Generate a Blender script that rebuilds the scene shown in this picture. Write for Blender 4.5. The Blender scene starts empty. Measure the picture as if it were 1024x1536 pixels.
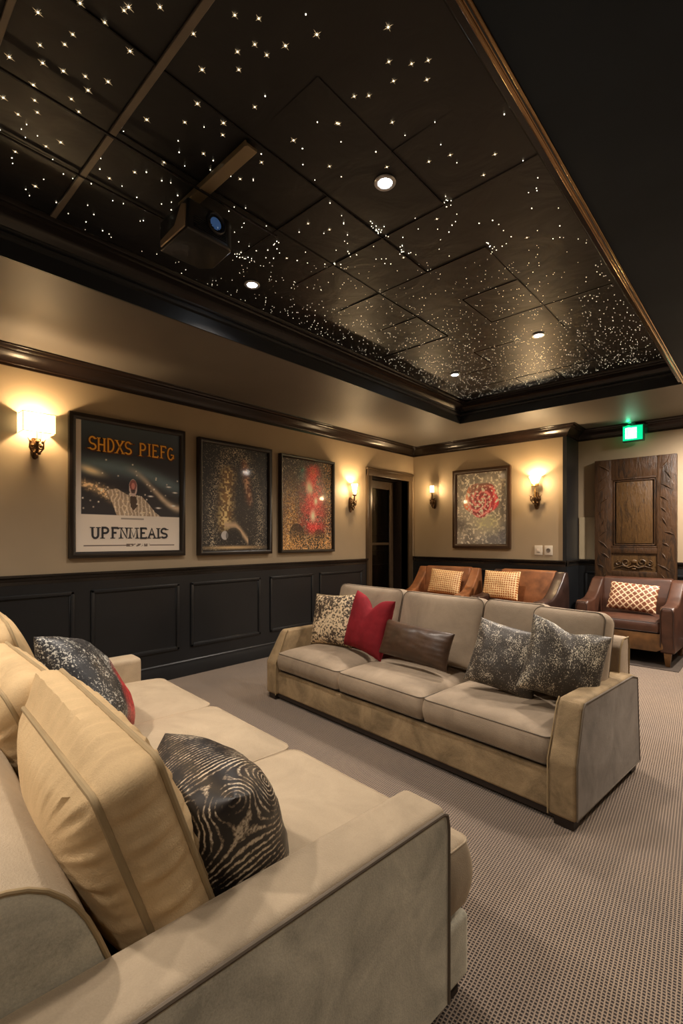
import bpy, bmesh, math, random
import numpy as np
from mathutils import Vector, Matrix, Euler, noise as mnoise

R = math.radians
rng = random.Random(7)
col = bpy.context.scene.collection
sc = bpy.context.scene

# ------------------------------------------------------------------ camera, world, exposure, lamps
cam_d = bpy.data.cameras.new('camera')
cam_d.sensor_fit = 'HORIZONTAL'; cam_d.sensor_width = 36.0
cam_d.lens = 710 / 1024 * 36.0
cam_d.shift_y = 40 / 1024
cam_d.clip_start = 0.02
cam = bpy.data.objects.new('camera', cam_d)
cam.location = (4.19, 0, 1.32)
cam.rotation_euler = (R(90), 0, math.atan2(648, 710))
col.objects.link(cam); sc.camera = cam

w = bpy.data.worlds.new('world'); sc.world = w; w.use_nodes = True
w.node_tree.nodes['Background'].inputs[0].default_value = (0.02, 0.02, 0.025, 1)
w.node_tree.nodes['Background'].inputs[1].default_value = 0.2
sc.view_settings.view_transform = 'Standard'; sc.view_settings.look = 'None'
sc.view_settings.gamma = 1; sc.view_settings.exposure = 0.9
sc.view_settings.use_curve_mapping = False
try:
    sc.cycles.use_denoising = True
    sc.cycles.sample_clamp_indirect = 4.0
    sc.cycles.max_bounces = 8
    sc.cycles.caustics_reflective = False; sc.cycles.caustics_refractive = False
except Exception: pass

SCONCE_W = 13.0
SCONCE_COL = (1.0, 0.69, 0.37)
DOWN_W = 62.0
DOWN_COL = (1.0, 0.88, 0.76)
# downlights: x, y, spot power factor; only the first row is in view
DOWNLIGHTS = [(2.876, 1.735, 0.65), (1.719, 1.857, 1.2), (2.797, 3.865, 1.5), (1.851, 4.234, 1.4),
              (1.75, -0.45, 2.0), (2.85, -0.45, 0.6), (1.75, -1.6, 1.0), (2.85, -1.6, 0.8),  # unseen fixtures added behind the camera as fill
              (4.65, -.9, 0.6), (4.65, .7, 0.2), (4.65, 3.6, 1.7), (4.65, 4.9, 1.2), (3.9, 5.9, 4.0)]  # unseen fixtures added on the right to brighten sofa sides and recess

# ------------------------------------------------------------------ room numbers
ZS, ZT = 2.73, 2.955           # soffit, star ceiling
YB, YR, XJ = 6.27, 6.74, 2.27  # back wall, recessed wall, end of the back wall
XR, YF = 5.3, -2.7             # right wall, wall behind the camera
TX0, TX1, TY0, TY1 = 1.345, 3.605, -2.1, 5.27   # tray opening
RAIL = 1.045

# ------------------------------------------------------------------ materials
def mat(name):
    m = bpy.data.materials.new(name); m.use_nodes = True
    nt = m.node_tree
    return m, nt, nt.nodes['Principled BSDF']

def N(nt, t, **kw):
    n = nt.nodes.new(t)
    for k, v in kw.items():
        if k in n.inputs: n.inputs[k].default_value = v
        else: setattr(n, k, v)
    return n

def L(nt, a, b): nt.links.new(a, b)

def coords(nt, scale=(1, 1, 1), rot=(0, 0, 0), kind='Object'):
    tc = nt.nodes.new('ShaderNodeTexCoord'); mp = nt.nodes.new('ShaderNodeMapping')
    mp.inputs['Scale'].default_value = scale; mp.inputs['Rotation'].default_value = rot
    L(nt, tc.outputs[kind], mp.inputs['Vector'])
    return mp.outputs['Vector']

def noise_(nt, vec, scale, detail=4, rough=.55, dist=0):
    n = nt.nodes.new('ShaderNodeTexNoise')
    n.inputs['Scale'].default_value = scale; n.inputs['Detail'].default_value = detail
    n.inputs['Roughness'].default_value = rough; n.inputs['Distortion'].default_value = dist
    if vec is not None: L(nt, vec, n.inputs['Vector'])
    return n.outputs['Fac']

def ramp(nt, fac, stops, interp='LINEAR'):
    r = nt.nodes.new('ShaderNodeValToRGB'); r.color_ramp.interpolation = interp
    el = r.color_ramp.elements
    while len(el) < len(stops): el.new(0.5)
    for e, (p, c) in zip(el, stops):
        e.position = p; e.color = (*c, 1) if len(c) == 3 else c
    L(nt, fac, r.inputs[0]); return r.outputs[0]

def math_(nt, op, a, b=None, c=None):
    n = nt.nodes.new('ShaderNodeMath'); n.operation = op
    for i, q in enumerate((a, b, c)):
        if q is None: continue
        if isinstance(q, (int, float)): n.inputs[i].default_value = q
        else: L(nt, q, n.inputs[i])
    return n.outputs[0]

def bump(nt, h, strength, dist, bsdf):
    b = nt.nodes.new('ShaderNodeBump'); b.inputs['Strength'].default_value = strength
    b.inputs['Distance'].default_value = dist
    L(nt, h, b.inputs['Height']); L(nt, b.outputs[0], bsdf.inputs['Normal'])

def paint(name, c, rough=.5, var=.12, nscale=2.0, spec=.5, bscale=60, bstr=.1):
    m, nt, b = mat(name)
    v = coords(nt)
    f = noise_(nt, v, nscale, 3)
    lo = tuple(x * (1 - var) for x in c); hi = tuple(min(1, x * (1 + var)) for x in c)
    L(nt, ramp(nt, f, [(.3, lo), (.7, hi)]), b.inputs['Base Color'])
    b.inputs['Roughness'].default_value = rough
    b.inputs['Specular IOR Level'].default_value = spec
    bump(nt, noise_(nt, v, bscale, 3), bstr, .002, b)
    return m

def plain(name, c, rough=.5, metal=0, emit=None, es=0, coat=0):
    m, nt, b = mat(name)
    v = coords(nt)
    f = noise_(nt, v, 9, 2)
    L(nt, ramp(nt, f, [(.3, tuple(x * .9 for x in c)), (.7, tuple(min(1, x * 1.1) for x in c))]), b.inputs['Base Color'])
    b.inputs['Roughness'].default_value = rough; b.inputs['Metallic'].default_value = metal
    b.inputs['Coat Weight'].default_value = coat
    if emit:
        b.inputs['Emission Color'].default_value = (*emit, 1); b.inputs['Emission Strength'].default_value = es
    return m

def velvet(name, c, mottle=.22, mscale=5, sheen=.5, weave=260, wstr=.55):
    """upholstery chenille: brushed patches and a fine weave"""
    m, nt, b = mat(name)
    v = coords(nt)
    f = noise_(nt, v, mscale, 5, .62, .6)
    f2 = noise_(nt, v, weave, 2, .7)
    mixf = math_(nt, 'ADD', math_(nt, 'MULTIPLY', f, .8), math_(nt, 'MULTIPLY', f2, .2))
    lo = tuple(x * (1 - mottle) for x in c); hi = tuple(min(1, x * (1 + mottle)) for x in c)
    L(nt, ramp(nt, mixf, [(.36, lo), (.5, c), (.66, hi)]), b.inputs['Base Color'])
    b.inputs['Roughness'].default_value = .85
    b.inputs['Specular IOR Level'].default_value = .2
    b.inputs['Sheen Weight'].default_value = sheen
    b.inputs['Sheen Roughness'].default_value = .4
    b.inputs['Sheen Tint'].default_value = (*[min(1, x * 1.6) for x in c], 1)
    h = math_(nt, 'ADD', math_(nt, 'MULTIPLY', f2, .6), math_(nt, 'MULTIPLY', noise_(nt, v, 18, 3), .9))
    bump(nt, h, wstr, .004, b)
    return m

M = {}
M['wall'] = paint('wall_paint', (.36, .275, .175), .62, .08, 1.2)
M['soffit'] = paint('soffit_paint', (.118, .102, .086), .52, .12, 1.0, .4)
M['soffit_dark'] = paint('charcoal_soffit', (.022, .031, .044), .6, .15, 1.5, .08)
M['wains'] = paint('black_satin_paint', (.010, .011, .0125), .36, .15, 2.0)
M['rail'] = paint('black_gloss_paint', (.016, .013, .011), .22, .2, 2.0)
M['crown'] = paint('dark_brown_gloss', (.011, .006, .004), .22, .25, 2.5, .45)
M['fascia'] = paint('blue_black_satin', (.009, .011, .015), .5, .15, 2.0)
M['bronze_trim'] = plain('bronze_trim', (.30, .19, .095), .16, .9)
M['black'] = plain('black_plastic', (.012, .012, .013), .35)
M['dark_wood'] = plain('dark_stained_wood', (.018, .011, .008), .45)
M['bronze'] = plain('antique_bronze', (.10, .055, .025), .38, .85)
M['gold'] = plain('aged_gold', (.45, .27, .09), .35, .9)
M['strip'] = plain('brushed_strip', (.17, .145, .115), .45, .3)
M['seam'] = plain('black_seam', (.012, .010, .009), .25, .2)
M['white_plastic'] = plain('ivory_plastic', (.62, .55, .45), .4)
M['socket'] = plain('socket_grey', (.18, .15, .12), .4)
M['shade'] = plain('lit_parchment_shade', (.9, .75, .5), .8, emit=(1, .78, .42), es=2.2)
M['glow'] = plain('lit_glass', (1, .85, .6), .5, emit=(1, .74, .38), es=6)
M['bulb'] = plain('bulb', (1, .9, .8), .5, emit=(1, .8, .5), es=30)
M['lamp'] = plain('downlight_lens', (1, 1, 1), .5, emit=(.86, .93, 1), es=22)
M['ring'] = plain('downlight_ring', (.55, .55, .56), .3, .6)
M['star'] = plain('star_point', (1, .9, .7), .5, emit=(1, .86, .60), es=5)
M['star_far'] = plain('star_point_small', (1, .9, .7), .5, emit=(1, .84, .58), es=2.6)
M['star_flare_ray'] = plain('star_flare_ray', (.9, .8, .6), .3, emit=(1, .70, .36), es=.75)
M['beige'] = velvet('beige_chenille', (.40, .315, .215), .14, 4, .5)
M['gold_chenille'] = velvet('golden_chenille', (.55, .39, .21), .14, 5, .45)
M['side_sheen'] = velvet('side_sheen_chenille', (.56, .52, .405), .34, 5, .5, 200, .5)  # sofa sides: shade and sheen on the fabric put into the colour
M['taupe'] = velvet('taupe_velvet', (.31, .24, .17), .20, 4, .5)
M['taupe_front'] = velvet('honey_taupe_velvet', (.30, .215, .12), .38, 6, .4)
M['taupe_side'] = velvet('grey_taupe_velvet', (.225, .195, .165), .26, 5, .5)
M['cord'] = plain('dark_cord', (.125, .095, .065), .8)
M['cord_tan'] = plain('tan_cord', (.31, .22, .11), .8)
M['red'] = velvet('crimson_velvet', (.20, .012, .018), .25, 6, .25, 200, .3)
M['leather_pillow'] = paint('brown_leather', (.060, .032, .018), .38, .35, 9, .5, 40, .4)
M['orange_fabric'] = paint('rust_fabric', (.33, .12, .03), .6, .25, 9)
M['chair_leather'] = paint('tan_leather', (.25, .095, .035), .42, .4, 7, .5, 30, .3)
M['chair_leather_b'] = paint('russet_leather', (.062, .024, .013), .42, .35, 7, .5, 30, .3)
M['chair_dark'] = paint('dark_leather', (.035, .018, .014), .30, .4, 8, .6, 30, .3)
M['chair_wood'] = paint('honey_wood', (.12, .055, .018), .4, .45, 9, .5, 30, .3)

def carpet():
    m, nt, b = mat('loop_carpet')
    tc = nt.nodes.new('ShaderNodeTexCoord')
    mp = nt.nodes.new('ShaderNodeMapping'); mp.inputs['Rotation'].default_value = (0, 0, R(-5))
    L(nt, tc.outputs['Object'], mp.inputs['Vector'])
    wob = nt.nodes.new('ShaderNodeTexNoise'); wob.inputs['Scale'].default_value = 30
    L(nt, mp.outputs[0], wob.inputs['Vector'])
    sep = nt.nodes.new('ShaderNodeSeparateXYZ'); L(nt, mp.outputs[0], sep.inputs[0])
    wv = math_(nt, 'MULTIPLY', wob.outputs[0], .004)
    k = 2 * math.pi / .0115
    sx = math_(nt, 'SINE', math_(nt, 'MULTIPLY', math_(nt, 'ADD', sep.outputs[0], wv), k))
    sy = math_(nt, 'SINE', math_(nt, 'MULTIPLY', math_(nt, 'ADD', sep.outputs[1], wv), k))
    ax = math_(nt, 'MULTIPLY_ADD', sx, .5, .5); ay = math_(nt, 'MULTIPLY_ADD', sy, .5, .5)
    pr = math_(nt, 'MINIMUM', ax, ay)                      # high in the middle of each hollow
    fine = noise_(nt, mp.outputs[0], 420, 2, .7)
    mixd = math_(nt, 'ADD', pr, math_(nt, 'MULTIPLY', math_(nt, 'SUBTRACT', fine, .5), .5))
    c1 = ramp(nt, mixd, [(.10, (.33, .25, .18)), (.30, (.125, .09, .065)), (.50, (.025, .017, .013))])
    big = noise_(nt, mp.outputs[0], 1.3, 4, .6)
    tint = ramp(nt, big, [(.3, (.80, .80, .84)), (.7, (1.0, .97, .94))])
    mx = nt.nodes.new('ShaderNodeMix'); mx.data_type = 'RGBA'; mx.blend_type = 'MULTIPLY'
    mx.inputs[0].default_value = 1; L(nt, c1, mx.inputs[6]); L(nt, tint, mx.inputs[7])
    L(nt, mx.outputs[2], b.inputs['Base Color'])
    b.inputs['Roughness'].default_value = .9; b.inputs['Specular IOR Level'].default_value = .15
    b.inputs['Sheen Weight'].default_value = .2
    hh = math_(nt, 'MULTIPLY', mixd, -1)
    bump(nt, hh, .55, .006, b)
    return m
M['carpet'] = carpet()

def star_ceiling():
    m, nt, b = mat('lacquered_star_panel')
    v = coords(nt)
    f = noise_(nt, v, 1.6, 4)
    L(nt, ramp(nt, f, [(.3, (.006, .0065, .008)), (.7, (.014, .014, .015))]), b.inputs['Base Color'])
    b.inputs['Roughness'].default_value = .42
    b.inputs['Specular IOR Level'].default_value = .36
    bump(nt, noise_(nt, v, 3.5, 3, .5, 1.5), .25, .02, b)
    return m
M['starpanel'] = star_ceiling()

def old_wood(name, dark, light, gold):
    m, nt, b = mat(name)
    v = coords(nt, (3, 3, .7))
    f = noise_(nt, v, 4, 6, .65, 1.2)
    c = ramp(nt, f, [(.25, dark), (.5, light), (.62, dark), (.78, gold)])
    L(nt, c, b.inputs['Base Color']); b.inputs['Roughness'].default_value = .45
    bump(nt, noise_(nt, v, 14, 5, .7, 1), .6, .01, b)
    return m
M['old_wood'] = old_wood('weathered_wood', (.014, .006, .002), (.060, .026, .008), (.11, .054, .017))
M['old_wood_light'] = old_wood('weathered_wood_light', (.038, .018, .005), (.095, .047, .013), (.15, .08, .025))

def specks(name, base, spots, scale, thr, rough=.6, metal=.0, streak=(1, 1, 1), big=3.5, second=None, dist=0.0):
    m, nt, b = mat(name)
    v = coords(nt, streak)
    n1 = noise_(nt, v, scale, 2, .6, dist)
    n2 = noise_(nt, v, big, 3, .6)
    s = math_(nt, 'ADD', n1, math_(nt, 'MULTIPLY', math_(nt, 'SUBTRACT', n2, .5), .6))
    c = ramp(nt, s, [(thr - .03, base), (thr + .02, tuple((a + d) / 2 for a, d in zip(base, spots))), (thr + .07, spots)])
    if second:
        mx = nt.nodes.new('ShaderNodeMix'); mx.data_type = 'RGBA'
        g = nt.nodes.new('ShaderNodeVectorMath'); g.operation = 'DISTANCE'
        tc = nt.nodes.new('ShaderNodeTexCoord'); L(nt, tc.outputs['Object'], g.inputs[0]); g.inputs[1].default_value = second[0]
        fr = nt.nodes.new('ShaderNodeMapRange'); fr.inputs[1].default_value = second[1]; fr.inputs[2].default_value = second[1] * .6
        L(nt, g.outputs['Value'], fr.inputs[0])
        L(nt, fr.outputs[0], mx.inputs[0]); L(nt, c, mx.inputs[6])
        c3 = ramp(nt, noise_(nt, v, scale * .5, 3), [(.4, second[2]), (.65, tuple(min(1, q * 2.2 + .02) for q in second[2]))])
        L(nt, c3, mx.inputs[7]); c = mx.outputs[2]
    L(nt, c, b.inputs['Base Color'])
    b.inputs['Roughness'].default_value = rough
    b.inputs['Metallic'].default_value = metal
    bump(nt, n1, .3, .004, b)
    return m
M['cow'] = specks('brown_cream_speckle', (.055, .035, .022), (.72, .56, .36), 52, .50)
M['silver_a'] = specks('charcoal_silver_speckle', (.055, .045, .036), (.66, .58, .45), 210, .60, .45, .2, (1, 1, .6), 13)
M['silver_b'] = specks('charcoal_silver_speckle_bright', (.065, .054, .043), (.74, .66, .50), 200, .585, .45, .2, (1, 1, .6), 11)
M['splash'] = specks('black_white_red_splash', (.014, .014, .016), (.50, .48, .42), 120, .575, .45, 0, (1, 1, 1), 8, ((.17, 0, -.10), .21, (.30, .02, .02)))

def swirl_mat():
    m, nt, b = mat('black_swirl_print')
    tc = nt.nodes.new('ShaderNodeTexCoord')
    mp = nt.nodes.new('ShaderNodeMapping'); mp.inputs['Location'].default_value = (.12, 0, -.10)
    L(nt, tc.outputs['Object'], mp.inputs[0])
    wv = nt.nodes.new('ShaderNodeTexWave'); wv.wave_type = 'RINGS'; wv.rings_direction = 'Y'
    wv.inputs['Scale'].default_value = 30; wv.inputs['Distortion'].default_value = 2.2
    wv.inputs['Detail'].default_value = 4; wv.inputs['Detail Scale'].default_value = 1.6
    L(nt, mp.outputs[0], wv.inputs[0])
    n1 = noise_(nt, tc.outputs['Object'], 12, 3)
    s = math_(nt, 'MULTIPLY', wv.outputs['Fac'], math_(nt, 'MULTIPLY_ADD', n1, 2.0, -.35))
    n2 = noise_(nt, tc.outputs['Object'], 150, 2)
    s = math_(nt, 'MULTIPLY', s, math_(nt, 'MULTIPLY_ADD', n2, 1.6, .2))
    c = ramp(nt, s, [(.42, (.013, .010, .009)), (.62, (.20, .15, .10)), (.85, (.60, .50, .36))])
    L(nt, c, b.inputs['Base Color']); b.inputs['Roughness'].default_value = .4
    return m
M['swirl'] = swirl_mat()

def lattice(name, base, line, k, rot, wid):
    m, nt, b = mat(name)
    v = coords(nt, (1, 1, 1), (0, R(rot), 0))
    sep = nt.nodes.new('ShaderNodeSeparateXYZ'); L(nt, v, sep.inputs[0])
    nz = noise_(nt, v, 25, 2)
    off = math_(nt, 'MULTIPLY', nz, .012)
    def lines(ch):
        q = math_(nt, 'ADD', ch, off)
        fr = math_(nt, 'FRACT', math_(nt, 'MULTIPLY', q, k))
        return math_(nt, 'ABSOLUTE', math_(nt, 'SUBTRACT', fr, .5))
    d = math_(nt, 'MINIMUM', lines(sep.outputs[0]), lines(sep.outputs[2]))
    n2 = noise_(nt, v, 90, 2)
    d2 = math_(nt, 'ADD', d, math_(nt, 'MULTIPLY', math_(nt, 'SUBTRACT', n2, .5), .25))
    c = ramp(nt, d2, [(wid, line), (wid + .1, base)])
    L(nt, c, b.inputs['Base Color']); b.inputs['Roughness'].default_value = .5
    return m
M['lattice_fine'] = lattice('orange_cream_mesh', (.40, .13, .03), (.95, .70, .36), 36, 0, .10)
M['lattice'] = lattice('rust_cream_lattice', (.20, .062, .028), (.85, .62, .40), 21, 45, .055)

def vcol_mat(name, rough=.4, coat=.12):
    m, nt, b = mat(name)
    a = nt.nodes.new('ShaderNodeAttribute'); a.attribute_name = 'Col'
    L(nt, a.outputs['Color'], b.inputs['Base Color'])
    b.inputs['Roughness'].default_value = rough; b.inputs['Coat Weight'].default_value = coat
    b.inputs['Coat Roughness'].default_value = .06
    return m
M['print'] = vcol_mat('glazed_print')

def glass_mat():
    m, nt, b = mat('door_glass')
    b.inputs['Base Color'].default_value = (.75, .7, .6, 1); b.inputs['Transmission Weight'].default_value = 1
    b.inputs['Roughness'].default_value = .02; b.inputs['IOR'].default_value = 1.45
    return m
M['glass'] = glass_mat()

# ------------------------------------------------------------------ helpers
def tag(o, label=None, cat=None, group=None, kind=None):
    if label: o['label'] = label
    if cat: o['category'] = cat
    if group: o['group'] = group
    if kind: o['kind'] = kind
    return o

def empty(name, loc, rz=0, label=None, cat=None, group=None):
    o = bpy.data.objects.new(name, None); o.empty_display_size = .1
    o.location = loc; o.rotation_euler = (0, 0, rz); col.objects.link(o)
    return tag(o, label, cat, group)

def link_mesh(me, name, m, parent=None, smooth=True):
    me.name = name
    if m is not None and not len(me.materials): me.materials.append(m)
    if smooth:
        me.polygons.foreach_set('use_smooth', [True] * len(me.polygons))
        try: me.set_sharp_from_angle(angle=R(40))
        except Exception: pass
    o = bpy.data.objects.new(name, me); col.objects.link(o)
    if parent is not None: o.parent = parent
    return o

class MB:
    def __init__(s): s.v = []; s.f = []; s.mi = []; s.mats = []; s.cur = 0
    def use(s, m):
        if m not in s.mats: s.mats.append(m)
        s.cur = s.mats.index(m); return s
    def add(s, vs, fs, T=None):
        n = len(s.v)
        for p in vs:
            p = Vector(p)
            if T is not None: p = T @ p
            s.v.append(tuple(p))
        for f in fs: s.f.append(tuple(i + n for i in f)); s.mi.append(s.cur)
        return s
    def bm(s, b, T=None):
        b.verts.index_update()
        s.add([v.co.copy() for v in b.verts], [[v.index for v in f.verts] for f in b.faces], T); b.free(); return s
    def box(s, lo, hi, bev=0, seg=2, T=None):
        b = bmesh.new(); bmesh.ops.create_cube(b, size=1)
        for v in b.verts:
            v.co = Vector([lo[i] + (v.co[i] + .5) * (hi[i] - lo[i]) for i in range(3)])
        if bev > 0: bmesh.ops.bevel(b, geom=b.edges[:], offset=bev, segments=seg, profile=.6, affect='EDGES')
        return s.bm(b, T)
    def prism(s, pts, ax, a0, a1, bev=0, seg=2, T=None, fn=None):
        """pts: 2D polygon in the two other axes (kept in order x,y,z), extruded along ax"""
        b = bmesh.new()
        def mk(p, a):
            q = list(p); q.insert(ax, a); return q
        lo = [b.verts.new(mk(p, a0)) for p in pts]; hi = [b.verts.new(mk(p, a1)) for p in pts]
        n = len(pts)
        b.faces.new(lo); b.faces.new(hi[::-1])
        for i in range(n): b.faces.new([lo[i], hi[i], hi[(i + 1) % n], lo[(i + 1) % n]])
        bmesh.ops.recalc_face_normals(b, faces=b.faces[:])
        if bev > 0: bmesh.ops.bevel(b, geom=b.edges[:], offset=bev, segments=seg, profile=.6, affect='EDGES', clamp_overlap=True)
        if fn:
            for v in b.verts: v.co = Vector(fn(v.co))
        return s.bm(b, T)
    def tube(s, pts, r, n=8, closed=False, T=None):
        pts = [Vector(p) for p in pts]; k = len(pts); vs = []; fs = []
        rr = r if isinstance(r, (list, tuple)) else [r] * k
        up = None
        for i, p in enumerate(pts):
            a = pts[i - 1] if (i or closed) else p; c = pts[(i + 1) % k] if (i < k - 1 or closed) else p
            t = (c - a); t = t.normalized() if t.length > 1e-9 else Vector((0, 0, 1))
            if up is None:
                up = Vector((0, 0, 1)) if abs(t.z) < .9 else Vector((1, 0, 0))
            u = (up - t * up.dot(t)).normalized(); up = u; w_ = t.cross(u)
            for j in range(n):
                an = 2 * math.pi * j / n
                vs.append(p + (u * math.cos(an) + w_ * math.sin(an)) * rr[i])
        m = k if closed else k - 1
        for i in range(m):
            for j in range(n):
                a = i * n + j; b2 = i * n + (j + 1) % n; i2 = (i + 1) % k
                fs.append((a, b2, i2 * n + (j + 1) % n, i2 * n + j))
        if not closed:
            fs.append(tuple(range(n))[::-1]); fs.append(tuple((k - 1) * n + j for j in range(n)))
        return s.add(vs, fs, T)
    def lathe(s, prof, n=20, c=(0, 0, 0), T=None):
        vs = []; fs = []; k = len(prof)
        for (r, z) in prof:
            for j in range(n):
                a = 2 * math.pi * j / n
                vs.append((c[0] + r * math.cos(a), c[1] + r * math.sin(a), c[2] + z))
        for i in range(k - 1):
            for j in range(n):
                fs.append((i * n + j, i * n + (j + 1) % n, (i + 1) * n + (j + 1) % n, (i + 1) * n + j))
        if prof[0][0] > 1e-6: fs.append(tuple(range(n))[::-1])
        if prof[-1][0] > 1e-6: fs.append(tuple((k - 1) * n + j for j in range(n)))
        return s.add(vs, fs, T)
    def ball(s, c, r, T=None, sc_=(1, 1, 1)):
        b = bmesh.new(); bmesh.ops.create_icosphere(b, subdivisions=2, radius=r)
        for v in b.verts: v.co = Vector((v.co.x * sc_[0] + c[0], v.co.y * sc_[1] + c[1], v.co.z * sc_[2] + c[2]))
        return s.bm(b, T)
    def build(s, name, m=None, parent=None, smooth=True):
        me = bpy.data.meshes.new(name)
        me.from_pydata([tuple(p) for p in s.v], [], s.f)
        if m is not None: me.materials.append(m)
        elif s.mats:
            for q in s.mats: me.materials.append(q)
            me.polygons.foreach_set('material_index', s.mi)
        b = bmesh.new(); b.from_mesh(me); bmesh.ops.recalc_face_normals(b, faces=b.faces[:]); b.to_mesh(me); b.free()
        me.update()
        return link_mesh(me, name, None, parent, smooth)

def struct(o): o['kind'] = 'structure'; return o

def sweep(path, prof, closed=False, side=1):
    """profile (offset, z) swept along a polyline of XY points; offset is to the right of travel (side=1)"""
    mb = MB(); n = len(path); P2 = [Vector(p) for p in path]
    offs = []
    for i in range(n):
        d1 = (P2[i] - P2[i - 1]).normalized() if (i or closed) else None
        d2 = (P2[(i + 1) % n] - P2[i]).normalized() if (i < n - 1 or closed) else None
        if d1 is None: d1 = d2
        if d2 is None: d2 = d1
        n1 = Vector((d1.y, -d1.x)) * side; n2 = Vector((d2.y, -d2.x)) * side
        m_ = (n1 + n2); m_ = m_ / m_.dot(n1) if m_.length > 1e-6 else n1
        offs.append(m_)
    k = len(prof); vs = []; fs = []
    for i in range(n):
        for (o, z) in prof: q = P2[i] + offs[i] * o; vs.append((q.x, q.y, z))
    for i in range(n if closed else n - 1):
        j = (i + 1) % n
        for a in range(k):
            b = (a + 1) % k
            fs.append((i * k + a, i * k + b, j * k + b, j * k + a))
    if not closed:
        fs.append(tuple(range(k))); fs.append(tuple((n - 1) * k + a for a in range(k))[::-1])
    return mb.add(vs, fs)

# ------------------------------------------------------------------ room shell
mb = MB(); mb.box((-.6, YF - .1, -.1), (XR + .1, YR + .1, 0)); struct(mb.build('floor', M['carpet'], smooth=False))
# left wall with the doorway cut in it
DY0, DY1, DZ = 5.19, 6.12, 2.215
mb = MB()
mb.box((-.12, YF, 0), (0, DY0, ZS)); mb.box((-.12, DY1, 0), (0, YB + .1, ZS)); mb.box((-.12, DY0, DZ), (0, DY1, ZS))
struct(mb.build('wall_left', M['wall'], smooth=False))
mb = MB(); mb.box((0, YB, 0), (XJ, YR + .12, ZS)); struct(mb.build('wall_back', M['wall'], smooth=False))
mb = MB(); mb.box((XJ, YR, 0), (XR, YR + .12, ZS)); struct(mb.build('wall_recess', M['wall'], smooth=False))
mb = MB(); mb.box((XR, YF, 0), (XR + .1, YR + .1, ZS)); struct(mb.build('wall_right', M['wall'], smooth=False))
mb = MB(); mb.box((-.12, YF - .1, 0), (XR + .1, YF, ZS)); struct(mb.build('wall_front', M['wall'], smooth=False))
# dark painted end of the protruding back wall
mb = MB(); mb.box((XJ, YB, RAIL), (XJ + .012, YR, ZS - .13)); mb.box((XJ - .035, YB - .012, RAIL), (XJ + .012, YB, ZS - .13))
struct(mb.build('trim_1', M['wains'], smooth=False))
# soffits
mb = MB()
mb.box((0, YF, ZS), (TX0, YR, ZS + .3)); mb.box((TX0, TY1, ZS), (XR, YR, ZS + .3)); mb.box((TX0, YF, ZS), (TX1, TY0, ZS + .3))
struct(mb.build('ceiling_soffit', M['soffit'], smooth=False))
mb = MB(); mb.box((TX1, YF, ZS), (XR, TY1, ZS + .3)); struct(mb.build('ceiling_soffit_dark', M['soffit_dark'], smooth=False))  # right soffit, darker in colour than the other soffits
# star panels: each lacquered panel hangs with a very slight tilt of its own
gx = [1.45, 1.90, 2.25, 2.62, 3.00, 3.55]; gy = [-2.15, -1.6, -1.2, -.8, -.4, 0, .385, .785, 1.18, 1.62, 2.05, 2.5, 2.95, 3.4, 3.85, 4.3, 4.75, 5.3]
mb = MB()
for i in range(len(gx) - 1):
    for j in range(len(gy) - 1):
        a, b_, c, d = gx[i], gx[i + 1], gy[j], gy[j + 1]
        t = [rng.uniform(-.0022, .0022) for _ in range(4)]
        mb.add([(a, c, ZT + t[0]), (b_, c, ZT + t[1]), (b_, d, ZT + t[2]), (a, d, ZT + t[3])], [(0, 1, 2, 3)])
mb.box((TX0 - .05, TY0 - .05, ZT + .02), (TX1 + .05, TY1 + .05, ZT + .08))
struct(mb.build('ceiling', M['starpanel'], smooth=False))

# wall crown
wall_path = [(0, YF), (0, YB), (XJ, YB), (XJ, YR), (XR, YR), (XR, YF)]
prof = [(0, 2.60), (.012, 2.60), (.014, 2.618), (.024, 2.622), (.03, 2.64), (.052, 2.668), (.088, 2.69), (.092, 2.70), (.115, 2.704), (.125, 2.718), (.14, 2.720), (.142, ZS), (0, ZS)]
mb = sweep(wall_path, prof); struct(mb.build('trim_2', M['crown']))
# tray fascia and crown
tray = [(TX0, TY0), (TX0, TY1), (TX1, TY1), (TX1, TY0)]
fas = [(0, ZS - .004), (.012, ZS - .004), (.012, 2.815), (.030, 2.822), (.034, 2.838), (.022, 2.846), (.022, 2.853), (.034, 2.860), (.036, 2.868), (0, 2.868)]
mb = sweep(tray, fas, closed=True); struct(mb.build('trim_3', M['fascia']))
fas2 = [(0, 2.868), (.036, 2.868), (.055, 2.885), (.085, 2.905), (.118, 2.917), (.122, 2.926), (.142, 2.930), (.150, 2.94), (.152, ZT), (0, ZT)]
mb = sweep(tray, fas2, closed=True); struct(mb.build('trim_4', paint('tray_cove_black', (.010, .008, .008), .26, .2, 2.5, .35)))
# bronze edge mouldings on the right side of the tray
mb = MB()
mb.box((TX1 - .055, TY0, ZS + .006), (TX1, TY1 - .01, 2.86), .003, 1); struct(mb.build('trim_23', M['crown']))
mb = MB()
for (ox, z, r) in ((.002, ZS - .001, .006), (.014, ZS + .001, .004), (.024, ZS + .003, .008), (.036, ZS + .010, .0035), (.045, ZS + .016, .005), (.128, 2.925, .006), (.142, 2.935, .003)):
    mb.tube([(TX1 - ox, TY0, z), (TX1 - ox, TY1 - .02, z)], r, 12)
struct(mb.build('trim_5', M['bronze_trim']))

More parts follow.
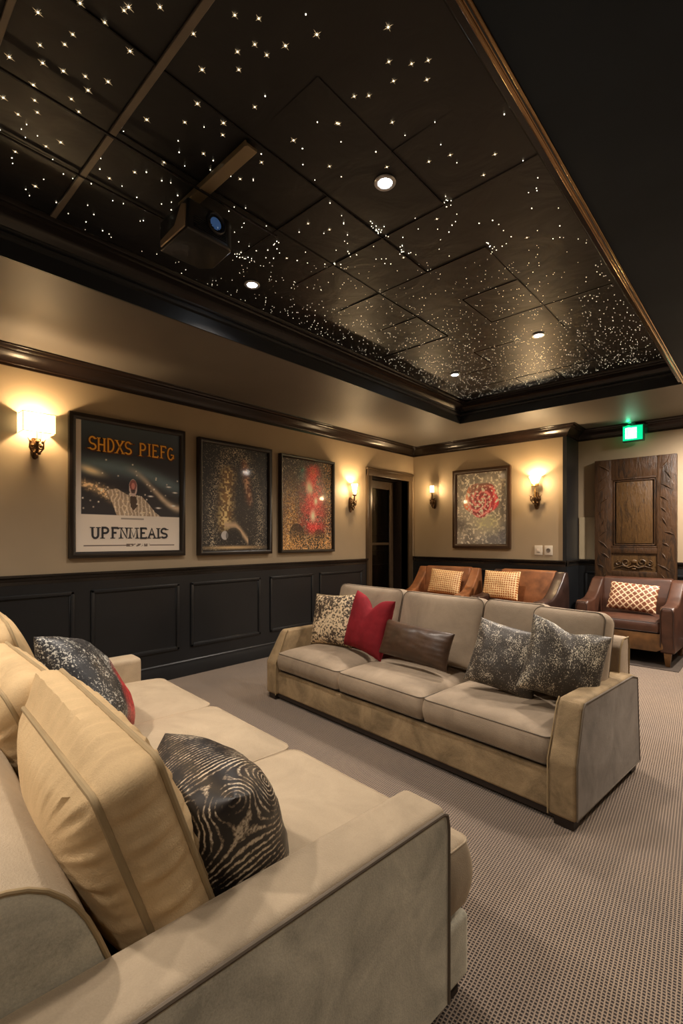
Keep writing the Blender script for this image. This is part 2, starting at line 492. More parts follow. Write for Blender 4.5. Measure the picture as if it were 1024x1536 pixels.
# ceiling strips and seams
def strip(name, x0, y0, x1, y1, wd, th, m, dz=0):
    mb = MB(); mb.box((min(x0, x1) - (wd / 2 if x0 == x1 else 0), min(y0, y1) - (wd / 2 if y0 == y1 else 0), ZT - th - dz),
                      (max(x0, x1) + (wd / 2 if x0 == x1 else 0), max(y0, y1) + (wd / 2 if y0 == y1 else 0), ZT - dz), .002, 1)
    return struct(mb.build(name, m))
strip('trim_6', 1.5, .785, 3.43, .785, .026, .012, M['strip'])
strip('trim_7', 1.5, .385, 3.43, .385, .020, .010, M['strip'])
mb = MB()
rse = random.Random(5)
ys_ = [TY0, -1.2, -.4, 0, .385, .785, 1.18, 1.62, 2.05, 2.5, 2.95, 3.4, 3.85, 4.3, 4.75, 5.1]; xs_ = [1.5, 1.90, 2.25, 2.62, 3.0, 3.43]
for y in ys_[6:-1]:
    for x0, x1 in zip(xs_[:-1], xs_[1:]):
        if rse.random() < .5: mb.box((x0, y - .002, ZT - .004), (x1, y + .002, ZT + .002))
for x in (2.25, 2.62, 3.0):
    for y0, y1 in zip(ys_[:-1], ys_[1:]):
        if rse.random() < .62: mb.box((x - .0025, y0, ZT - .005), (x + .0025, y1, ZT + .002))
struct(mb.build('trim_8', M['seam'], smooth=False))
mb = MB(); mb.tube([(2.246, TY0, ZT - .034), (2.246, 1.62, ZT - .034)], .006, 8); mb.tube([(1.90, TY0, ZT - .012), (1.90, 1.3, ZT - .012)], .005, 8)
struct(mb.build('trim_9', M['seam']))

# wainscot, rails, baseboards
def wainscot(idx, a, b_, nrm, panels, zb=.27, zt=.895):
    """a,b: XY ends of the wall; nrm: outward normal; panels: list of (s0, s1) along the wall"""
    a = Vector((*a, 0)); b_ = Vector((*b_, 0)); n3 = Vector((*nrm, 0)); d = (b_ - a).normalized()
    Lw = (b_ - a).length
    T = Matrix((( d.x, n3.x, 0, a.x), (d.y, n3.y, 0, a.y), (0, 0, 1, 0), (0, 0, 0, 1)))
    mb = MB(); mb.box((0, 0, 0), (Lw, .012, RAIL - .02), T=T)
    for (s0, s1) in panels:
        for (p, q, r, s_) in ((s0, s1, zt - .028, zt), (s0, s1, zb, zb + .028), (s0, s0 + .028, zb, zt), (s1 - .028, s1, zb, zt)):
            mb.box((p, .01, r), (q, .026, s_), .006, 2, T=T)
            g = .008
            if q - p > s_ - r: mb.box((p + .02, .01, r - g if r > .5 else r + .024), (q - .02, .019, r if r > .5 else r + .036), .003, 1, T=T)
            else: mb.box((p + .026 if p == s0 else p - g, .01, zb + .02), (p + .036 if p == s0 else p, .019, zt - .02), .003, 1, T=T)
    struct(mb.build('trim_%d' % idx, M['wains']))
    mb = MB()
    prof = [(0, RAIL - .075), (.014, RAIL - .075), (.016, RAIL - .05), (.026, RAIL - .04), (.030, RAIL - .022), (.042, RAIL - .016), (.044, RAIL), (0, RAIL)]
    mb.prism([(o, z) for o, z in prof], 0, 0, Lw, T=T)
    struct(mb.build('trim_%d' % (idx + 1), M['rail']))
    mb = MB()
    mb.prism([(0, 0), (.024, 0), (.024, .118), (.018, .132), (.020, .142), (.012, .152), (0, .152)], 0, 0, Lw, T=T)
    return mb
pan = [(.10 - YF - .9, .55 - YF), (.62 - YF, 1.37 - YF), (1.495 - YF, 2.285 - YF), (2.405 - YF, 3.25 - YF), (3.385 - YF, 4.06 - YF), (4.17 - YF, 5.0 - YF)]
wainscot(10, (0, YF), (0, 5.10), (1, 0), pan).build('baseboard_left', M['wains'])['kind'] = 'structure'
wainscot(12, (0, YB), (XJ, YB), (0, -1), [(.1, .75), (.85, 1.45), (1.55, 2.17)]).build('baseboard_back', M['wains'])['kind'] = 'structure'
wainscot(14, (XJ, YB), (XJ, YR), (1, 0), []).build('baseboard_return', M['wains'])['kind'] = 'structure'
wainscot(16, (XJ, YR), (XR, YR), (0, -1), [(.1, 1.4), (1.5, 2.9)]).build('baseboard_recess', M['wains'])['kind'] = 'structure'
wainscot(18, (XR, YF), (XR, YR), (-1, 0), [(.3, 2.2), (2.4, 4.4), (4.6, 6.6), (6.8, 9.0)]).build('baseboard_right', M['wains'])['kind'] = 'structure'
wainscot(20, (0, YF), (XR, YF), (0, 1), [(.3, 1.6), (1.8, 3.4), (3.6, 5.0)]).build('baseboard_front', M['wains'])['kind'] = 'structure'

# ------------------------------------------------------------------ doorway in the left wall
mb = MB()
c0, c1, cz = 5.09, 6.21, 2.305
for (a, b_, z0, z1) in ((c0, DY0 + .01, 0, cz), (DY1 - .01, c1, 0, cz)): mb.box((0, a, z0), (.03, b_, z1), .006, 2)
mb.box((0, c0, DZ - .01), (.034, c1, cz), .006, 2); mb.box((0, c0 - .01, cz - .015), (.045, c1 + .01, cz + .01), .004, 1)
mb.box((.028, c0 + .012, 0), (.04, c0 + .03, cz - .02), .004, 1)
struct(mb.build('trim_22', plain('bronzed_casing', (.070, .045, .024), .3)))
mb = MB(); RX = -.40
mb.box((RX - .06, DY0 - .06, 0), (RX, DY1 + .06, DZ + .1)); mb.box((RX, DY0 - .06, 0), (-.0, DY0, DZ + .1)); mb.box((RX, DY1, 0), (0, DY1 + .06, DZ + .1))
mb.box((RX, DY0 - .06, DZ), (0, DY1 + .06, DZ + .1))
struct(mb.build('wall_doorway', M['dark_wood'], smooth=False))
dr = empty('door_1', (RX + .1, DY0, 0)); dr['kind'] = 'structure'
mb = MB()
W_, H_ = DY1 - DY0, DZ - .01
for lo, hi in (((-.02, .0, 0), (.02, .10, H_)), ((-.02, W_ - .10, 0), (.02, W_, H_)), ((-.02, .1, 0), (.02, W_ - .1, .25)), ((-.02, .1, H_ - .12), (.02, W_ - .1, H_)), ((-.012, .1, 1.22), (.012, W_ - .1, 1.26))):
    mb.box(lo, hi, .005, 1)
mb.build('door_frame', plain('door_brown', (.075, .05, .03), .3), dr)
mb = MB(); mb.box((-.004, .1, .25), (.004, W_ - .1, H_ - .12)); mb.build('door_glass', M['glass'], dr, False)
mb = MB(); mb.tube([(.02, .055, 1.62), (.05, .055, 1.62), (.05, .055, 1.62)], .012, 10); mb.ball((.055, .055, 1.62), .018); mb.build('door_knob', M['gold'], dr)
# glassware standing on shallow shelves behind the door glass
for k, z in enumerate((.92, 1.14, 1.40)):
    mb = MB(); mb.box((RX + .0, DY0, z - .012), (RX + .07, DY1, z)); o = mb.build('wall_shelf', M['dark_wood'], smooth=False)
    tag(o, ['dark shelf behind the door glass, lowest of three', 'dark shelf behind the door glass, middle of three', 'dark shelf behind the door glass, topmost of three'][k], 'shelf', 'shelves behind the door glass')
silver = plain('silver_rim', (.55, .52, .46), .25, .6)
g0 = None
for k, z in enumerate((.92, 1.14, 1.40)):
    for q in range(4):
        if g0 is None:
            mb = MB(); mb.lathe([(.018, 0), (.02, .004), (.023, .11), (.021, .11), (.018, .01)], 12); g0 = mb.build('drinking_glass', silver); o = g0
        else: o = g0.copy(); col.objects.link(o)
        o.location = (RX + .035, DY0 + .2 + q * .065, z + .0005)
        tag(o, 'silver tumbler on the %s shelf behind the door glass' % ('lowest', 'middle', 'topmost')[k], 'glass', 'silver tumblers behind the door glass')

# ------------------------------------------------------------------ star points
def star_mesh(r, flare_rays):
    mb = MB()
    mb.lathe([(0, -.0022), (r * .7, -.0018), (r, -.0002)], 8)
    mb.use(M['star']); mb.mi = [0] * len(mb.mi)
    if flare_rays:
        mb.use(M['star_flare_ray'])  # lens starburst round a bright star, built as glowing rays
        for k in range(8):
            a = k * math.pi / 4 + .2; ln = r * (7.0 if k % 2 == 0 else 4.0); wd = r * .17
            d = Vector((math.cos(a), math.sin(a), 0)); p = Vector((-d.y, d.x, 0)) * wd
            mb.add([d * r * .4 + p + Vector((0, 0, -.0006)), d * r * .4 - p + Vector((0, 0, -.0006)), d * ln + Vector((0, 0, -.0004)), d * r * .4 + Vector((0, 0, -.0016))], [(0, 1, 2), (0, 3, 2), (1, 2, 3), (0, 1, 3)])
    o = mb.build('star_light')
    return o
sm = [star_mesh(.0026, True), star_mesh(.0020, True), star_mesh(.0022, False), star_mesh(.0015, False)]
used = [False] * 4
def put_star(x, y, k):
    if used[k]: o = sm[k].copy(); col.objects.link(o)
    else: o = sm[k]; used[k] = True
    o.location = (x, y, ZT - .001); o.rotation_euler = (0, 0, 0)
    lab = ['bright star light with modelled flare rays on the dark ceiling', 'small star light with modelled flare rays on the dark ceiling',
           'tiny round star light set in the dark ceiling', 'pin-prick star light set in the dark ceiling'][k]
    tag(o, lab, 'light', ['bright star lights with flare rays', 'small star lights with flare rays', 'tiny round star lights', 'pin-prick star lights'][k])
CAMF = (-math.sin(math.atan2(648, 710)), math.cos(math.atan2(648, 710))); CAMR = (CAMF[1], -CAMF[0])
def star_at(u, v):      # where a star seen in the photograph sits on the ceiling plane
    dx = CAMF[0] + CAMR[0] * (u - 512) / 710; dy = CAMF[1] + CAMR[1] * (u - 512) / 710; dz = (808 - v) / 710
    t = (ZT - 1.32) / dz
    return 4.19 + dx * t, dy * t
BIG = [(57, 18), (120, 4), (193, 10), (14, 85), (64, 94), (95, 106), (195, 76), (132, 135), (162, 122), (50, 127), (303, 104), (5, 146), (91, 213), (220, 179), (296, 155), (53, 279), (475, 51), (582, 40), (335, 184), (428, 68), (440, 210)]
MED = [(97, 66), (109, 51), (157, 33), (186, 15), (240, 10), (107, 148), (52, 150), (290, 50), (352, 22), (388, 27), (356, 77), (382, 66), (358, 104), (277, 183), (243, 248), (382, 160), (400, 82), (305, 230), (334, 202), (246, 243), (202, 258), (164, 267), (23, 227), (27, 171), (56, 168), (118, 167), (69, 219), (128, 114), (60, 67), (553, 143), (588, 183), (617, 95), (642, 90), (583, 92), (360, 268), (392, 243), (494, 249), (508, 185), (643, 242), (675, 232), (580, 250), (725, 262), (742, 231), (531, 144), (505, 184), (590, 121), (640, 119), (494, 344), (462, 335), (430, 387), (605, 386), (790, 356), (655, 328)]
allst = []
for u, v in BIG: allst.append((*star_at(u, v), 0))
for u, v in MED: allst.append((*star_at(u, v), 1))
rs = random.Random(11)
cand = []
for _ in range(5200):
    x = rs.uniform(1.5, 3.44); y = rs.uniform(.25, 5.11); dd = math.hypot(x - 4.19, y)
    if rs.random() > max(.03, min(1, max(0, (dd - 1.4) / 3.6) ** 1.6)): continue
    cand.append((x, y))
for _ in range(26):      # small clusters along the seams
    cx, cy = rs.choice((1.9, 2.25, 2.62, 3.0)), rs.uniform(1.5, 4.9); l_ = rs.uniform(.06, .2)
    for k in range(rs.randint(6, 12)): cand.append((cx + rs.gauss(.02, .012), cy + rs.uniform(0, l_)))
free = [(x, y) for x, y in cand if not any((x - a) ** 2 + (y - b) ** 2 < .0016 for a, b, c in allst)]
free.sort(key=lambda p: (p[0] - 4.19) ** 2 + p[1] ** 2)
for x, y in free[:226]: allst.append((x, y, 2 if rs.random() < .45 else 3))
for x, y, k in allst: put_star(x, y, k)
mb = MB()
for x, y in free[226:]:
    r = rs.choice((.0010, .0012, .0016, .0022))
    mb.lathe([(0, -.002), (r, -.0005)], 6, (x, y, ZT - .001))
tag(mb.build('star_lights_far', M['star_far'], smooth=False), 'dense dust of tiny star lights over the rest of the dark ceiling', 'lights', kind='stuff')

# ------------------------------------------------------------------ downlights
dlab = ['recessed downlight in the star ceiling, largest and nearest the projector side of the middle', 'recessed downlight just behind the hanging projector', 'recessed downlight in the far right of the star ceiling', 'recessed downlight at the far end of the star ceiling, the farthest one']
dlab = ['biggest brightest recessed downlight, in mid star ceiling', 'recessed downlight just right of the hanging projector', 'recessed downlight near the right edge of the star ceiling', 'farthest recessed downlight, near the back left of the star ceiling',
        'added unseen downlight over the near sofa back', 'added unseen downlight behind the near sofa arm', 'added unseen downlight at the rear left of the room', 'added unseen downlight at the rear right of the room',
        'added unseen downlight in the dark soffit, rearmost of four', 'added unseen downlight in the dark soffit beside the camera', 'added unseen downlight in the dark soffit right of the far sofa', 'added unseen downlight in the dark soffit right of the russet armchair', 'added unseen downlight brightening the recess by the carved door panel']
for i, (x, y, k) in enumerate(DOWNLIGHTS):
    t = empty('downlight', (x, y, ZT if x < 3.6 else ZS), 0, dlab[i], 'downlight', 'recessed downlights')
    mb = MB(); mb.lathe([(.030, -.001), (.048, -.001), (.050, -.006), (.046, -.011), (.034, -.010), (.030, -.006)], 28); mb.build('trim_ring', M['ring'], t)
    mb = MB(); mb.lathe([(0, -.010), (.020, -.010), (.0315, -.007), (.0315, -.003)], 28); mb.build('lens', M['lamp'], t)
    ld = bpy.data.lights.new('lamp', 'SPOT'); ld.energy = DOWN_W * k; ld.color = DOWN_COL; ld.spot_size = R(135 if y < 5 else 176); ld.spot_blend = .9; ld.shadow_soft_size = .06
    lo = bpy.data.objects.new('lamp', ld); lo.location = (0, 0, -.03); lo.parent = t; col.objects.link(lo)

# ------------------------------------------------------------------ projector
pj = empty('projector', (0, 0, 0), 0, 'black ceiling projector with a blue-glinting lens and long mounting bar', 'projector')
mb = MB()
px0, px1, py0, py1, pz0, pz1 = 1.99, 2.255, 1.10, 1.345, 2.715, 2.855
mb.prism([(px0, py0), (px1, py0), (px1, py1 - .03), (px1 - .02, py1), (px0 + .06, py1 + .02), (px0, py1 - .03)], 2, pz0, pz1, .012, 3)
mb.build('body', plain('projector_shell', (.010, .010, .011), .3, coat=.2), pj)
mb = MB()
mb.prism([(px0 + .02, pz0 + .008), (px1 - .02, pz0 + .012), (px1 - .012, pz1 - .03), (px1 - .05, pz1 - .012), (px1 - .11, pz0 + .055), (px0 + .02, pz0 + .04)], 1, py0 - .006, py0 + .004, .003, 1)
mb.build('lit_side', plain('lit_side_tan', (.36, .27, .18), .4, .2), pj)  # light on the shell's side, put in as a tan piece
Ty = Matrix.Translation((px1 - .004, 1.245, 2.80)) @ Matrix.Rotation(R(90), 4, 'Y')
mb = MB(); mb.lathe([(.050, -.01), (.050, .010), (.044, .016), (.038, .008), (.038, -.004)], 30, T=Ty); mb.build('lens_barrel', M['black'], pj)
mb = MB(); mb.lathe([(0, .010), (.020, .007), (.037, .001)], 30, T=Ty)
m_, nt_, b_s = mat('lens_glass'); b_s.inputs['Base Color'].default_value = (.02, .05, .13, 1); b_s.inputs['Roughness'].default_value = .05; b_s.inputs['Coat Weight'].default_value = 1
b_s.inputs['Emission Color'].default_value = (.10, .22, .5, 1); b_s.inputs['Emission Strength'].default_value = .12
mb.build('lens', m_, pj)
mb = MB()
for k in range(7): mb.box((px1 - .006, 1.13 + .0, 2.735 + k * .008), (px1 + .001, 1.30, 2.738 + k * .008))
mb.build('vent_grille', M['seam'], pj, False)
mb = MB(); mb.box((2.06, 1.165, ZT - .026), (2.60, 1.222, ZT - .012), .002, 1); mb.box((2.06, 1.160, ZT - .034), (2.60, 1.168, ZT - .008), .001, 1)
mb.build('mounting_bar', plain('champagne_bar', (.27, .21, .13), .4, .3), pj)
mb = MB(); mb.tube([(2.12, 1.20, pz1 - .01), (2.12, 1.20, ZT - .02)], .02, 14); mb.lathe([(.045, 0), (.045, .01), (.02, .014)], 16, (2.12, 1.20, pz1)); mb.build('drop_pole', M['black'], pj)

# ------------------------------------------------------------------ sconces
def curl(c, r0, turns, side, ph=0, n=22):
    out = []
    for i in range(n):
        t = i / (n - 1); a = ph + side * turns * 2 * math.pi * t; r = r0 * (1 - .75 * t)
        out.append((c[0] + r * math.cos(a), c[1], c[2] + r * math.sin(a)))
    return out
def sconce(kind, loc, rz, label, power=1.0):
    """local: wall plane y=0, outward is -y, z=0 at the lamp centre"""
    t = empty('wall_sconce', loc, rz, label, 'wall light', 'wall sconces')
    br = M['bronze']
    mb = MB()
    if kind == 'shade': zb = -.165; sc1 = .9
    elif kind == 'torch': zb = -.20; sc1 = 1.1
    elif kind == 'lantern': zb = -.20; sc1 = .9
    else: zb = -.225; sc1 = 1.25
    # back plate: a tapering leaf-shaped plate
    pts = []
    for i in range(17):
        a = math.pi * i / 16
        pts.append((.032 * sc1 * math.sin(a) ** .8 * (1 if i else 0), zb + (.075 * math.cos(a) * (1.0 if a < math.pi / 2 else 1.45)) * sc1))
    poly = pts + [(-x, z) for x, z in pts[-2:0:-1]]
    mb.prism([(x, z) for x, z in poly], 1, -.014, 0, .003, 1); mb.build('back_plate', br, t)
    mb = MB()
    for s in (-1, 1):
        mb.tube([(s * .005, -.03, zb - .04), (s * .03 * sc1, -.045, zb - .045), (s * .052 * sc1, -.055, zb - .015), (s * .05 * sc1, -.06, zb + .03), (s * .066 * sc1, -.06, zb + .055)], [.008, .007, .006, .005, .002], 8)
        mb.tube(curl((s * .034 * sc1, -.05, zb - .005), .024, 1.1, s, R(90)), .005, 7)
        mb.tube(curl((s * .022 * sc1, -.045, zb + .045), .018, 1.1, -s, R(-90)), .004, 7)
        for (a, b_) in ((.03, .0), (.045, .03), (.02, -.055)):
            mb.ball((s * a * sc1, -.058, zb + b_), .011, sc_=(1, .7, 1.2))
    mb.tube([(0, -.01, zb - .03), (0, -.045, zb - .05), (0, -.07, zb - .02), (0, -.075, zb + .02)], [.010, .011, .010, .009], 10)
    mb.ball((0, -.05, zb - .075), .013, sc_=(1, 1, 1.6)); mb.ball((0, -.06, zb + .01), .018, sc_=(1, .8, 1.3))
    mb.build('scroll_bracket', br, t)
    yc = -.075
    mb = MB()
    if kind == 'shade':
        mb.tube([(-.003, yc, zb + .02), (-.003, yc, .0)], .0025, 8); mb.tube([(.022, yc, zb + .03), (.022, yc, -.06)], .0018, 6)
        mb.lathe([(.004, 0), (.018, .01), (.014, .02), (.006, .026)], 14, (0, yc, zb + .02)); mb.build('stem', br, t)
        # rectangular half shade, open at top and bottom
        W2, H2 = .107, .072
        mb = MB(); P_ = [(-W2, -.004), (-W2, yc - .055), (W2, yc - .055), (W2, -.004)]
        vs = []; fs = []
        for (x, y) in P_: vs += [(x, y, -H2), (x, y, H2)]
        for i in range(3): fs.append((2 * i, 2 * i + 2, 2 * i + 3, 2 * i + 1))
        mb.add(vs, fs); mb.build('shade', M['shade'], t, False)
        mb = MB()
        for z in (-H2, H2): mb.tube([(x, y, z) for x, y in P_], .003, 6)
        for (x, y) in P_[1:3]: mb.tube([(x, y, -H2), (x, y, H2)], .0025, 6)
        mb.build('shade_wire', M['gold'], t)
    elif kind == 'lantern':
        mb.lathe([(.006, 0), (.030, .006), (.040, .012), (.040, .016), (.01, .018)], 18, (0, yc, -.07)); mb.tube([(0, yc, zb + .03), (0, yc, -.07)], .008, 8)
        mb.lathe([(.036, 0), (.038, .003), (.036, .006), (.034, .003), (.036, 0)], 18, (0, yc, .045))
        for a in (0, 2.09, 4.19): mb.tube([(.036 * math.cos(a), yc + .036 * math.sin(a), -.055), (.036 * math.cos(a), yc + .036 * math.sin(a), .055)], .002, 6)
        mb.build('holder', br, t)
        mb = MB(); mb.lathe([(.031, -.05), (.033, .05)], 20, (0, yc, 0)); mb.f = [f for f in mb.f if len(f) == 4]; mb.mi = [0] * len(mb.f); mb.build('glass_chimney', M['glow'], t)
    elif kind == 'torch':
        mb.lathe([(.008, 0), (.024, .008), (.030, .02), (.026, .026), (.012, .028)], 18, (0, yc, -.105)); mb.tube([(0, yc, zb + .03), (0, yc, -.10)], .009, 8)
        for s in (-1, 1):
            mb.tube([(s * .012, yc, -.08), (s * .035, yc - .01, -.07), (s * .045, yc - .015, -.045), (s * .038, yc - .015, -.03)], [.005, .005, .004, .001], 7)
        mb.build('holder', br, t)
        mb = MB(); mb.lathe([(.018, -.08), (.026, -.03), (.044, .055)], 20, (0, yc, 0)); mb.f = [f for f in mb.f if len(f) == 4]; mb.mi = [0] * len(mb.f); mb.build('glass_cup', M['glow'], t)
    else:
        mb.lathe([(.006, 0), (.012, .01), (.010, .03), (.006, .05)], 14, (0, yc, -.15)); mb.tube([(0, yc, zb + .02), (.006, yc, -.06)], .006, 8)
        mb.lathe([(.040, 0), (.046, .003), (.046, .032), (.040, .034)], 20, (0, yc, -.062)); mb.tube([(.03, yc, -.06), (.032, yc, -.20)], .002, 6)
        mb.build('holder', M['gold'], t)
        mb = MB(); mb.lathe([(.034, -.03), (.052, .01), (.075, .062)], 22, (0, yc, 0)); mb.f = [f for f in mb.f if len(f) == 4]; mb.mi = [0] * len(mb.f); mb.build('glass_bowl', M['glow'], t)
    mb = MB(); mb.ball((0, yc, -.01), .013, sc_=(1, 1, 1.5)); mb.build('bulb', M['bulb'], t)
    ld = bpy.data.lights.new('lamp', 'POINT'); ld.energy = SCONCE_W * power; ld.color = SCONCE_COL; ld.shadow_soft_size = .016
    lo = bpy.data.objects.new('lamp', ld); lo.location = (0, yc, .012); lo.parent = t; col.objects.link(lo)
    # the glow that leaves through the lit glass itself
    ld = bpy.data.lights.new('lamp', 'POINT'); ld.energy = SCONCE_W * power * (.45 if kind != 'shade' else .3); ld.color = SCONCE_COL; ld.shadow_soft_size = .03
    lo = bpy.data.objects.new('lamp', ld); lo.location = (0, yc - {'shade': .068, 'torch': .052, 'lantern': .042, 'bowl': .082}[kind], -.01); lo.parent = t; col.objects.link(lo)
    return t
sconce('shade', (0, 1.096, 2.19), R(90), 'ornate bronze wall sconce with glowing rectangular shade, left of the poster', 1.25)
sconce('torch', (0, 4.765, 1.99), R(90), 'torch-shaped bronze wall sconce between the last picture and the doorway', 1.5)
sconce('lantern', (.385, YB, 2.07), 0, 'small bronze lantern sconce on back wall, left of rose picture', 1.25)
sconce('bowl', (1.915, YB, 2.06), 0, 'bronze wall sconce with flared glowing bowl, right of rose picture', 1.5)

# ------------------------------------------------------------------ pictures
def fbm(h, w_, sc0, octv=4, seed=0, stretch=(1, 1)):
    rg = np.random.RandomState(seed); out = np.zeros((h, w_)); amp = 1; tot = 0
    yy, xx = np.mgrid[0:h, 0:w_] / max(h, w_)
    for o in range(octv):
        s = sc0 * 2 ** o; g = rg.rand(int(s * stretch[1]) + 3, int(s * stretch[0]) + 3)
        X_ = xx * s * stretch[0]; Y_ = yy * s * stretch[1]
        xi = X_.astype(int); yi = Y_.astype(int); fx = X_ - xi; fy = Y_ - yi
        fx = fx * fx * (3 - 2 * fx); fy = fy * fy * (3 - 2 * fy)
        v = (g[yi, xi] * (1 - fx) + g[yi, xi + 1] * fx) * (1 - fy) + (g[yi + 1, xi] * (1 - fx) + g[yi + 1, xi + 1] * fx) * fy
        out += v * amp; tot += amp; amp *= .55
    return out / tot
def srgb(c): return np.array([((x / 255 + .055) / 1.055) ** 2.4 if x > 10 else x / 255 / 12.92 for x in c])
def blend(img, mask, c):
    m3 = np.clip(mask, 0, 1)[..., None]; img[:] = img * (1 - m3) + srgb(c) * m3
def ss(a, b, x): t = np.clip((x - a) / (b - a + 1e-9), 0, 1); return t * t * (3 - 2 * t)
def inpoly(U, V, pts):
    ins = np.zeros(U.shape, bool); n = len(pts); j = n - 1
    for i in range(n):
        xi, yi = pts[i]; xj, yj = pts[j]
        c = ((yi > V) != (yj > V)) & (U < (xj - xi) * (V - yi) / (yj - yi + 1e-12) + xi)
        ins ^= c; j = i
    return ins.astype(float)
# U runs left to right, V runs bottom to top, both 0..1
def art_stage(h, w_):
    V, U = np.mgrid[0:h, 0:w_] / np.array([h - 1, w_ - 1])[:, None, None]
    img = np.ones((h, w_, 3)) * srgb((212, 200, 186))
    sky = ss(.285, .29, V) * ss(.045, .05, U)
    c = np.zeros((h, w_, 3)); 
    n1 = fbm(h, w_, 3, 4, 1, (1, 2.4)); n2 = fbm(h, w_, 5, 5, 2, (1, 2.0))
    c[:] = srgb((38, 36, 42))
    blend(c, ss(.70, 1.0, V), (62, 72, 80))
    band = np.exp(-((V - .67 + .16 * (U - .2) ** 1.0 * ss(.2, 1, U)) / .055) ** 2)
    blend(c, band * (.35 + .9 * n1), (108, 128, 132))
    band2 = np.exp(-((V - (.66 - .30 * ss(.45, 1, U))) / .026) ** 2) * ss(.4, .8, U)
    blend(c, band2 * n2 * 1.5, (226, 200, 168))
    blend(c, np.exp(-((U - .13) / .09) ** 2 - ((V - .63 + .2 * (U - .1)) / .025) ** 2) * 1.1, (225, 205, 165))
    blend(c, ss(.5, .7, n2) * np.exp(-((V - .46) / .1) ** 2) * .5, (20, 18, 20))
    # glittering sleeve sweeping in from the left
    ln = .535 - .22 * (U - .0) - .25 * U ** 2
    sl = np.exp(-((V - ln) / (.022 + .05 * U)) ** 2) * (U < .48)
    sp = fbm(h, w_, 60, 2, 5)
    blend(c, sl * (.35 + 1.1 * ss(.45, .7, sp)), (232, 196, 150))
    # robed figure
    robe = inpoly(U, V, [(.27, .48), (.36, .50), (.46, .455), (.52, .46), (.60, .45), (.66, .40), (.74, .32), (.80, .285), (.36, .285), (.32, .38)])
    blend(c, robe * (.75 + .3 * n2), (168, 146, 122))
    fold = np.abs(np.sin(U * 90 + n2 * 9)); blend(c, robe * ss(.75, 1, fold) * .7, (226, 210, 188))
    blend(c, robe * ss(.6, .95, sp) * .9, (245, 226, 190))
    blend(c, inpoly(U, V, [(.485, .44), (.515, .455), (.545, .44), (.56, .37), (.52, .33), (.49, .36)]), (70, 54, 44))
    blend(c, (((U - .515) / .040) ** 2 + ((V - .515) / .070) ** 2 < 1) * 1.0, (196, 170, 158))
    blend(c, (((U - .515) / .034) ** 2 + ((V - .535) / .045) ** 2 < 1) * (.55 + .6 * n2), (128, 62, 56))
    blend(c, (((U - .515) / .017) ** 2 + ((V - .530) / .026) ** 2 < 1) * .6, (226, 150, 136))
    blend(c, inpoly(U, V, [(.49, .50), (.54, .50), (.53, .47), (.50, .47)]) * .9, (60, 40, 40))
    rg = np.random.RandomState(3)
    for k in range(34):
        a, b_ = rg.rand(), .30 + rg.rand() * .45
        blend(c, np.exp(-(((U - a) / .006) ** 2 + ((V - b_) / .005) ** 2)) * rg.uniform(.5, 1.3), (255, 240, 220))
    for a, b_ in ((.95, .50), (.88, .545), (.69, .455), (.77, .36), (.93, .385)):
        blend(c, np.exp(-(((U - a) / .02) ** 2 + ((V - b_) / .005) ** 2)) * 1.3, (255, 240, 225))
    img = img * (1 - sky[..., None]) + c * sky[..., None]
    blend(img, ss(.01, .0, np.abs(V - .262)) * (U > .40) * (U < .62) * .8, (70, 60, 55))
    blend(img, (np.abs(V - .048) < .0035) * (U > .07) * (U < .94) * .9, (70, 50, 45))
    tiny = (np.abs(V - .048) < .011) * (U > .45) * (U < .68) * ss(.45, .55, fbm(h, w_, 110, 1, 8)); blend(img, (np.abs(V - .048) < .011) * (U > .45) * (U < .68) * 1.0, (205, 194, 180)); blend(img, tiny * .9, (80, 62, 55))
    return img
def glit(h, w_, seed, thr, f=140):
    g = fbm(h, w_, f, 1, seed); return ss(thr, thr + .12, g)
def art_arch(h, w_):
    V, U = np.mgrid[0:h, 0:w_] / np.array([h - 1, w_ - 1])[:, None, None]
    img = np.ones((h, w_, 3)) * srgb((30, 29, 31)); n1 = fbm(h, w_, 4, 4, 11); n2 = fbm(h, w_, 12, 4, 12)
    arch = np.sqrt(((U - .5) / .36) ** 2 + ((V - .30) / .62) ** 2)
    halo = np.exp(-((arch - 1.0) / .16) ** 2)
    blend(img, halo * glit(h, w_, 13, .60) * .85, (212, 196, 165)); blend(img, ss(1.2, .7, arch) * .7, (32, 26, 22))
    blend(img, glit(h, w_, 14, .78) * .5, (190, 178, 156))
    body = np.exp(-((U - (.40 - .10 * (1 - V))) / .085) ** 2) * ss(.14, .3, V) * ss(.84, .72, V)
    blend(img, body * (.25 + .9 * n2), (176, 132, 72)); blend(img, body * glit(h, w_, 15, .52, 60), (240, 214, 150))
    arm = np.exp(-((U - (.68 - .20 * (V - .55))) / .045) ** 2) * ss(.40, .55, V) * ss(.92, .82, V)
    blend(img, arm * (.5 + .6 * n2), (150, 92, 62)); blend(img, arm * glit(h, w_, 16, .55, 60) * .9, (236, 190, 150))
    blend(img, np.exp(-((U - .60) / .09) ** 2) * ss(.1, .25, V) * ss(.75, .5, V) * .55, (44, 32, 22))
    leg = np.exp(-((V - (.245 - 1.1 * np.maximum(0, U - .48) ** 1.2)) / .03) ** 2) * (U > .32) * (U < .68)
    blend(img, leg, (206, 176, 140))
    blend(img, (((U - .325) / .052) ** 2 + ((V - .145) / .042) ** 2 < 1) * 1.0, (196, 190, 186))
    blend(img, (((U - .46) / .12) ** 2 + ((V - .14) / .08) ** 2 < 1) * .7, (22, 18, 18))
    blend(img, np.exp(-((V - .028) / .014) ** 2) * np.exp(-((U - .45) / .35) ** 2), (214, 180, 130))
    return img
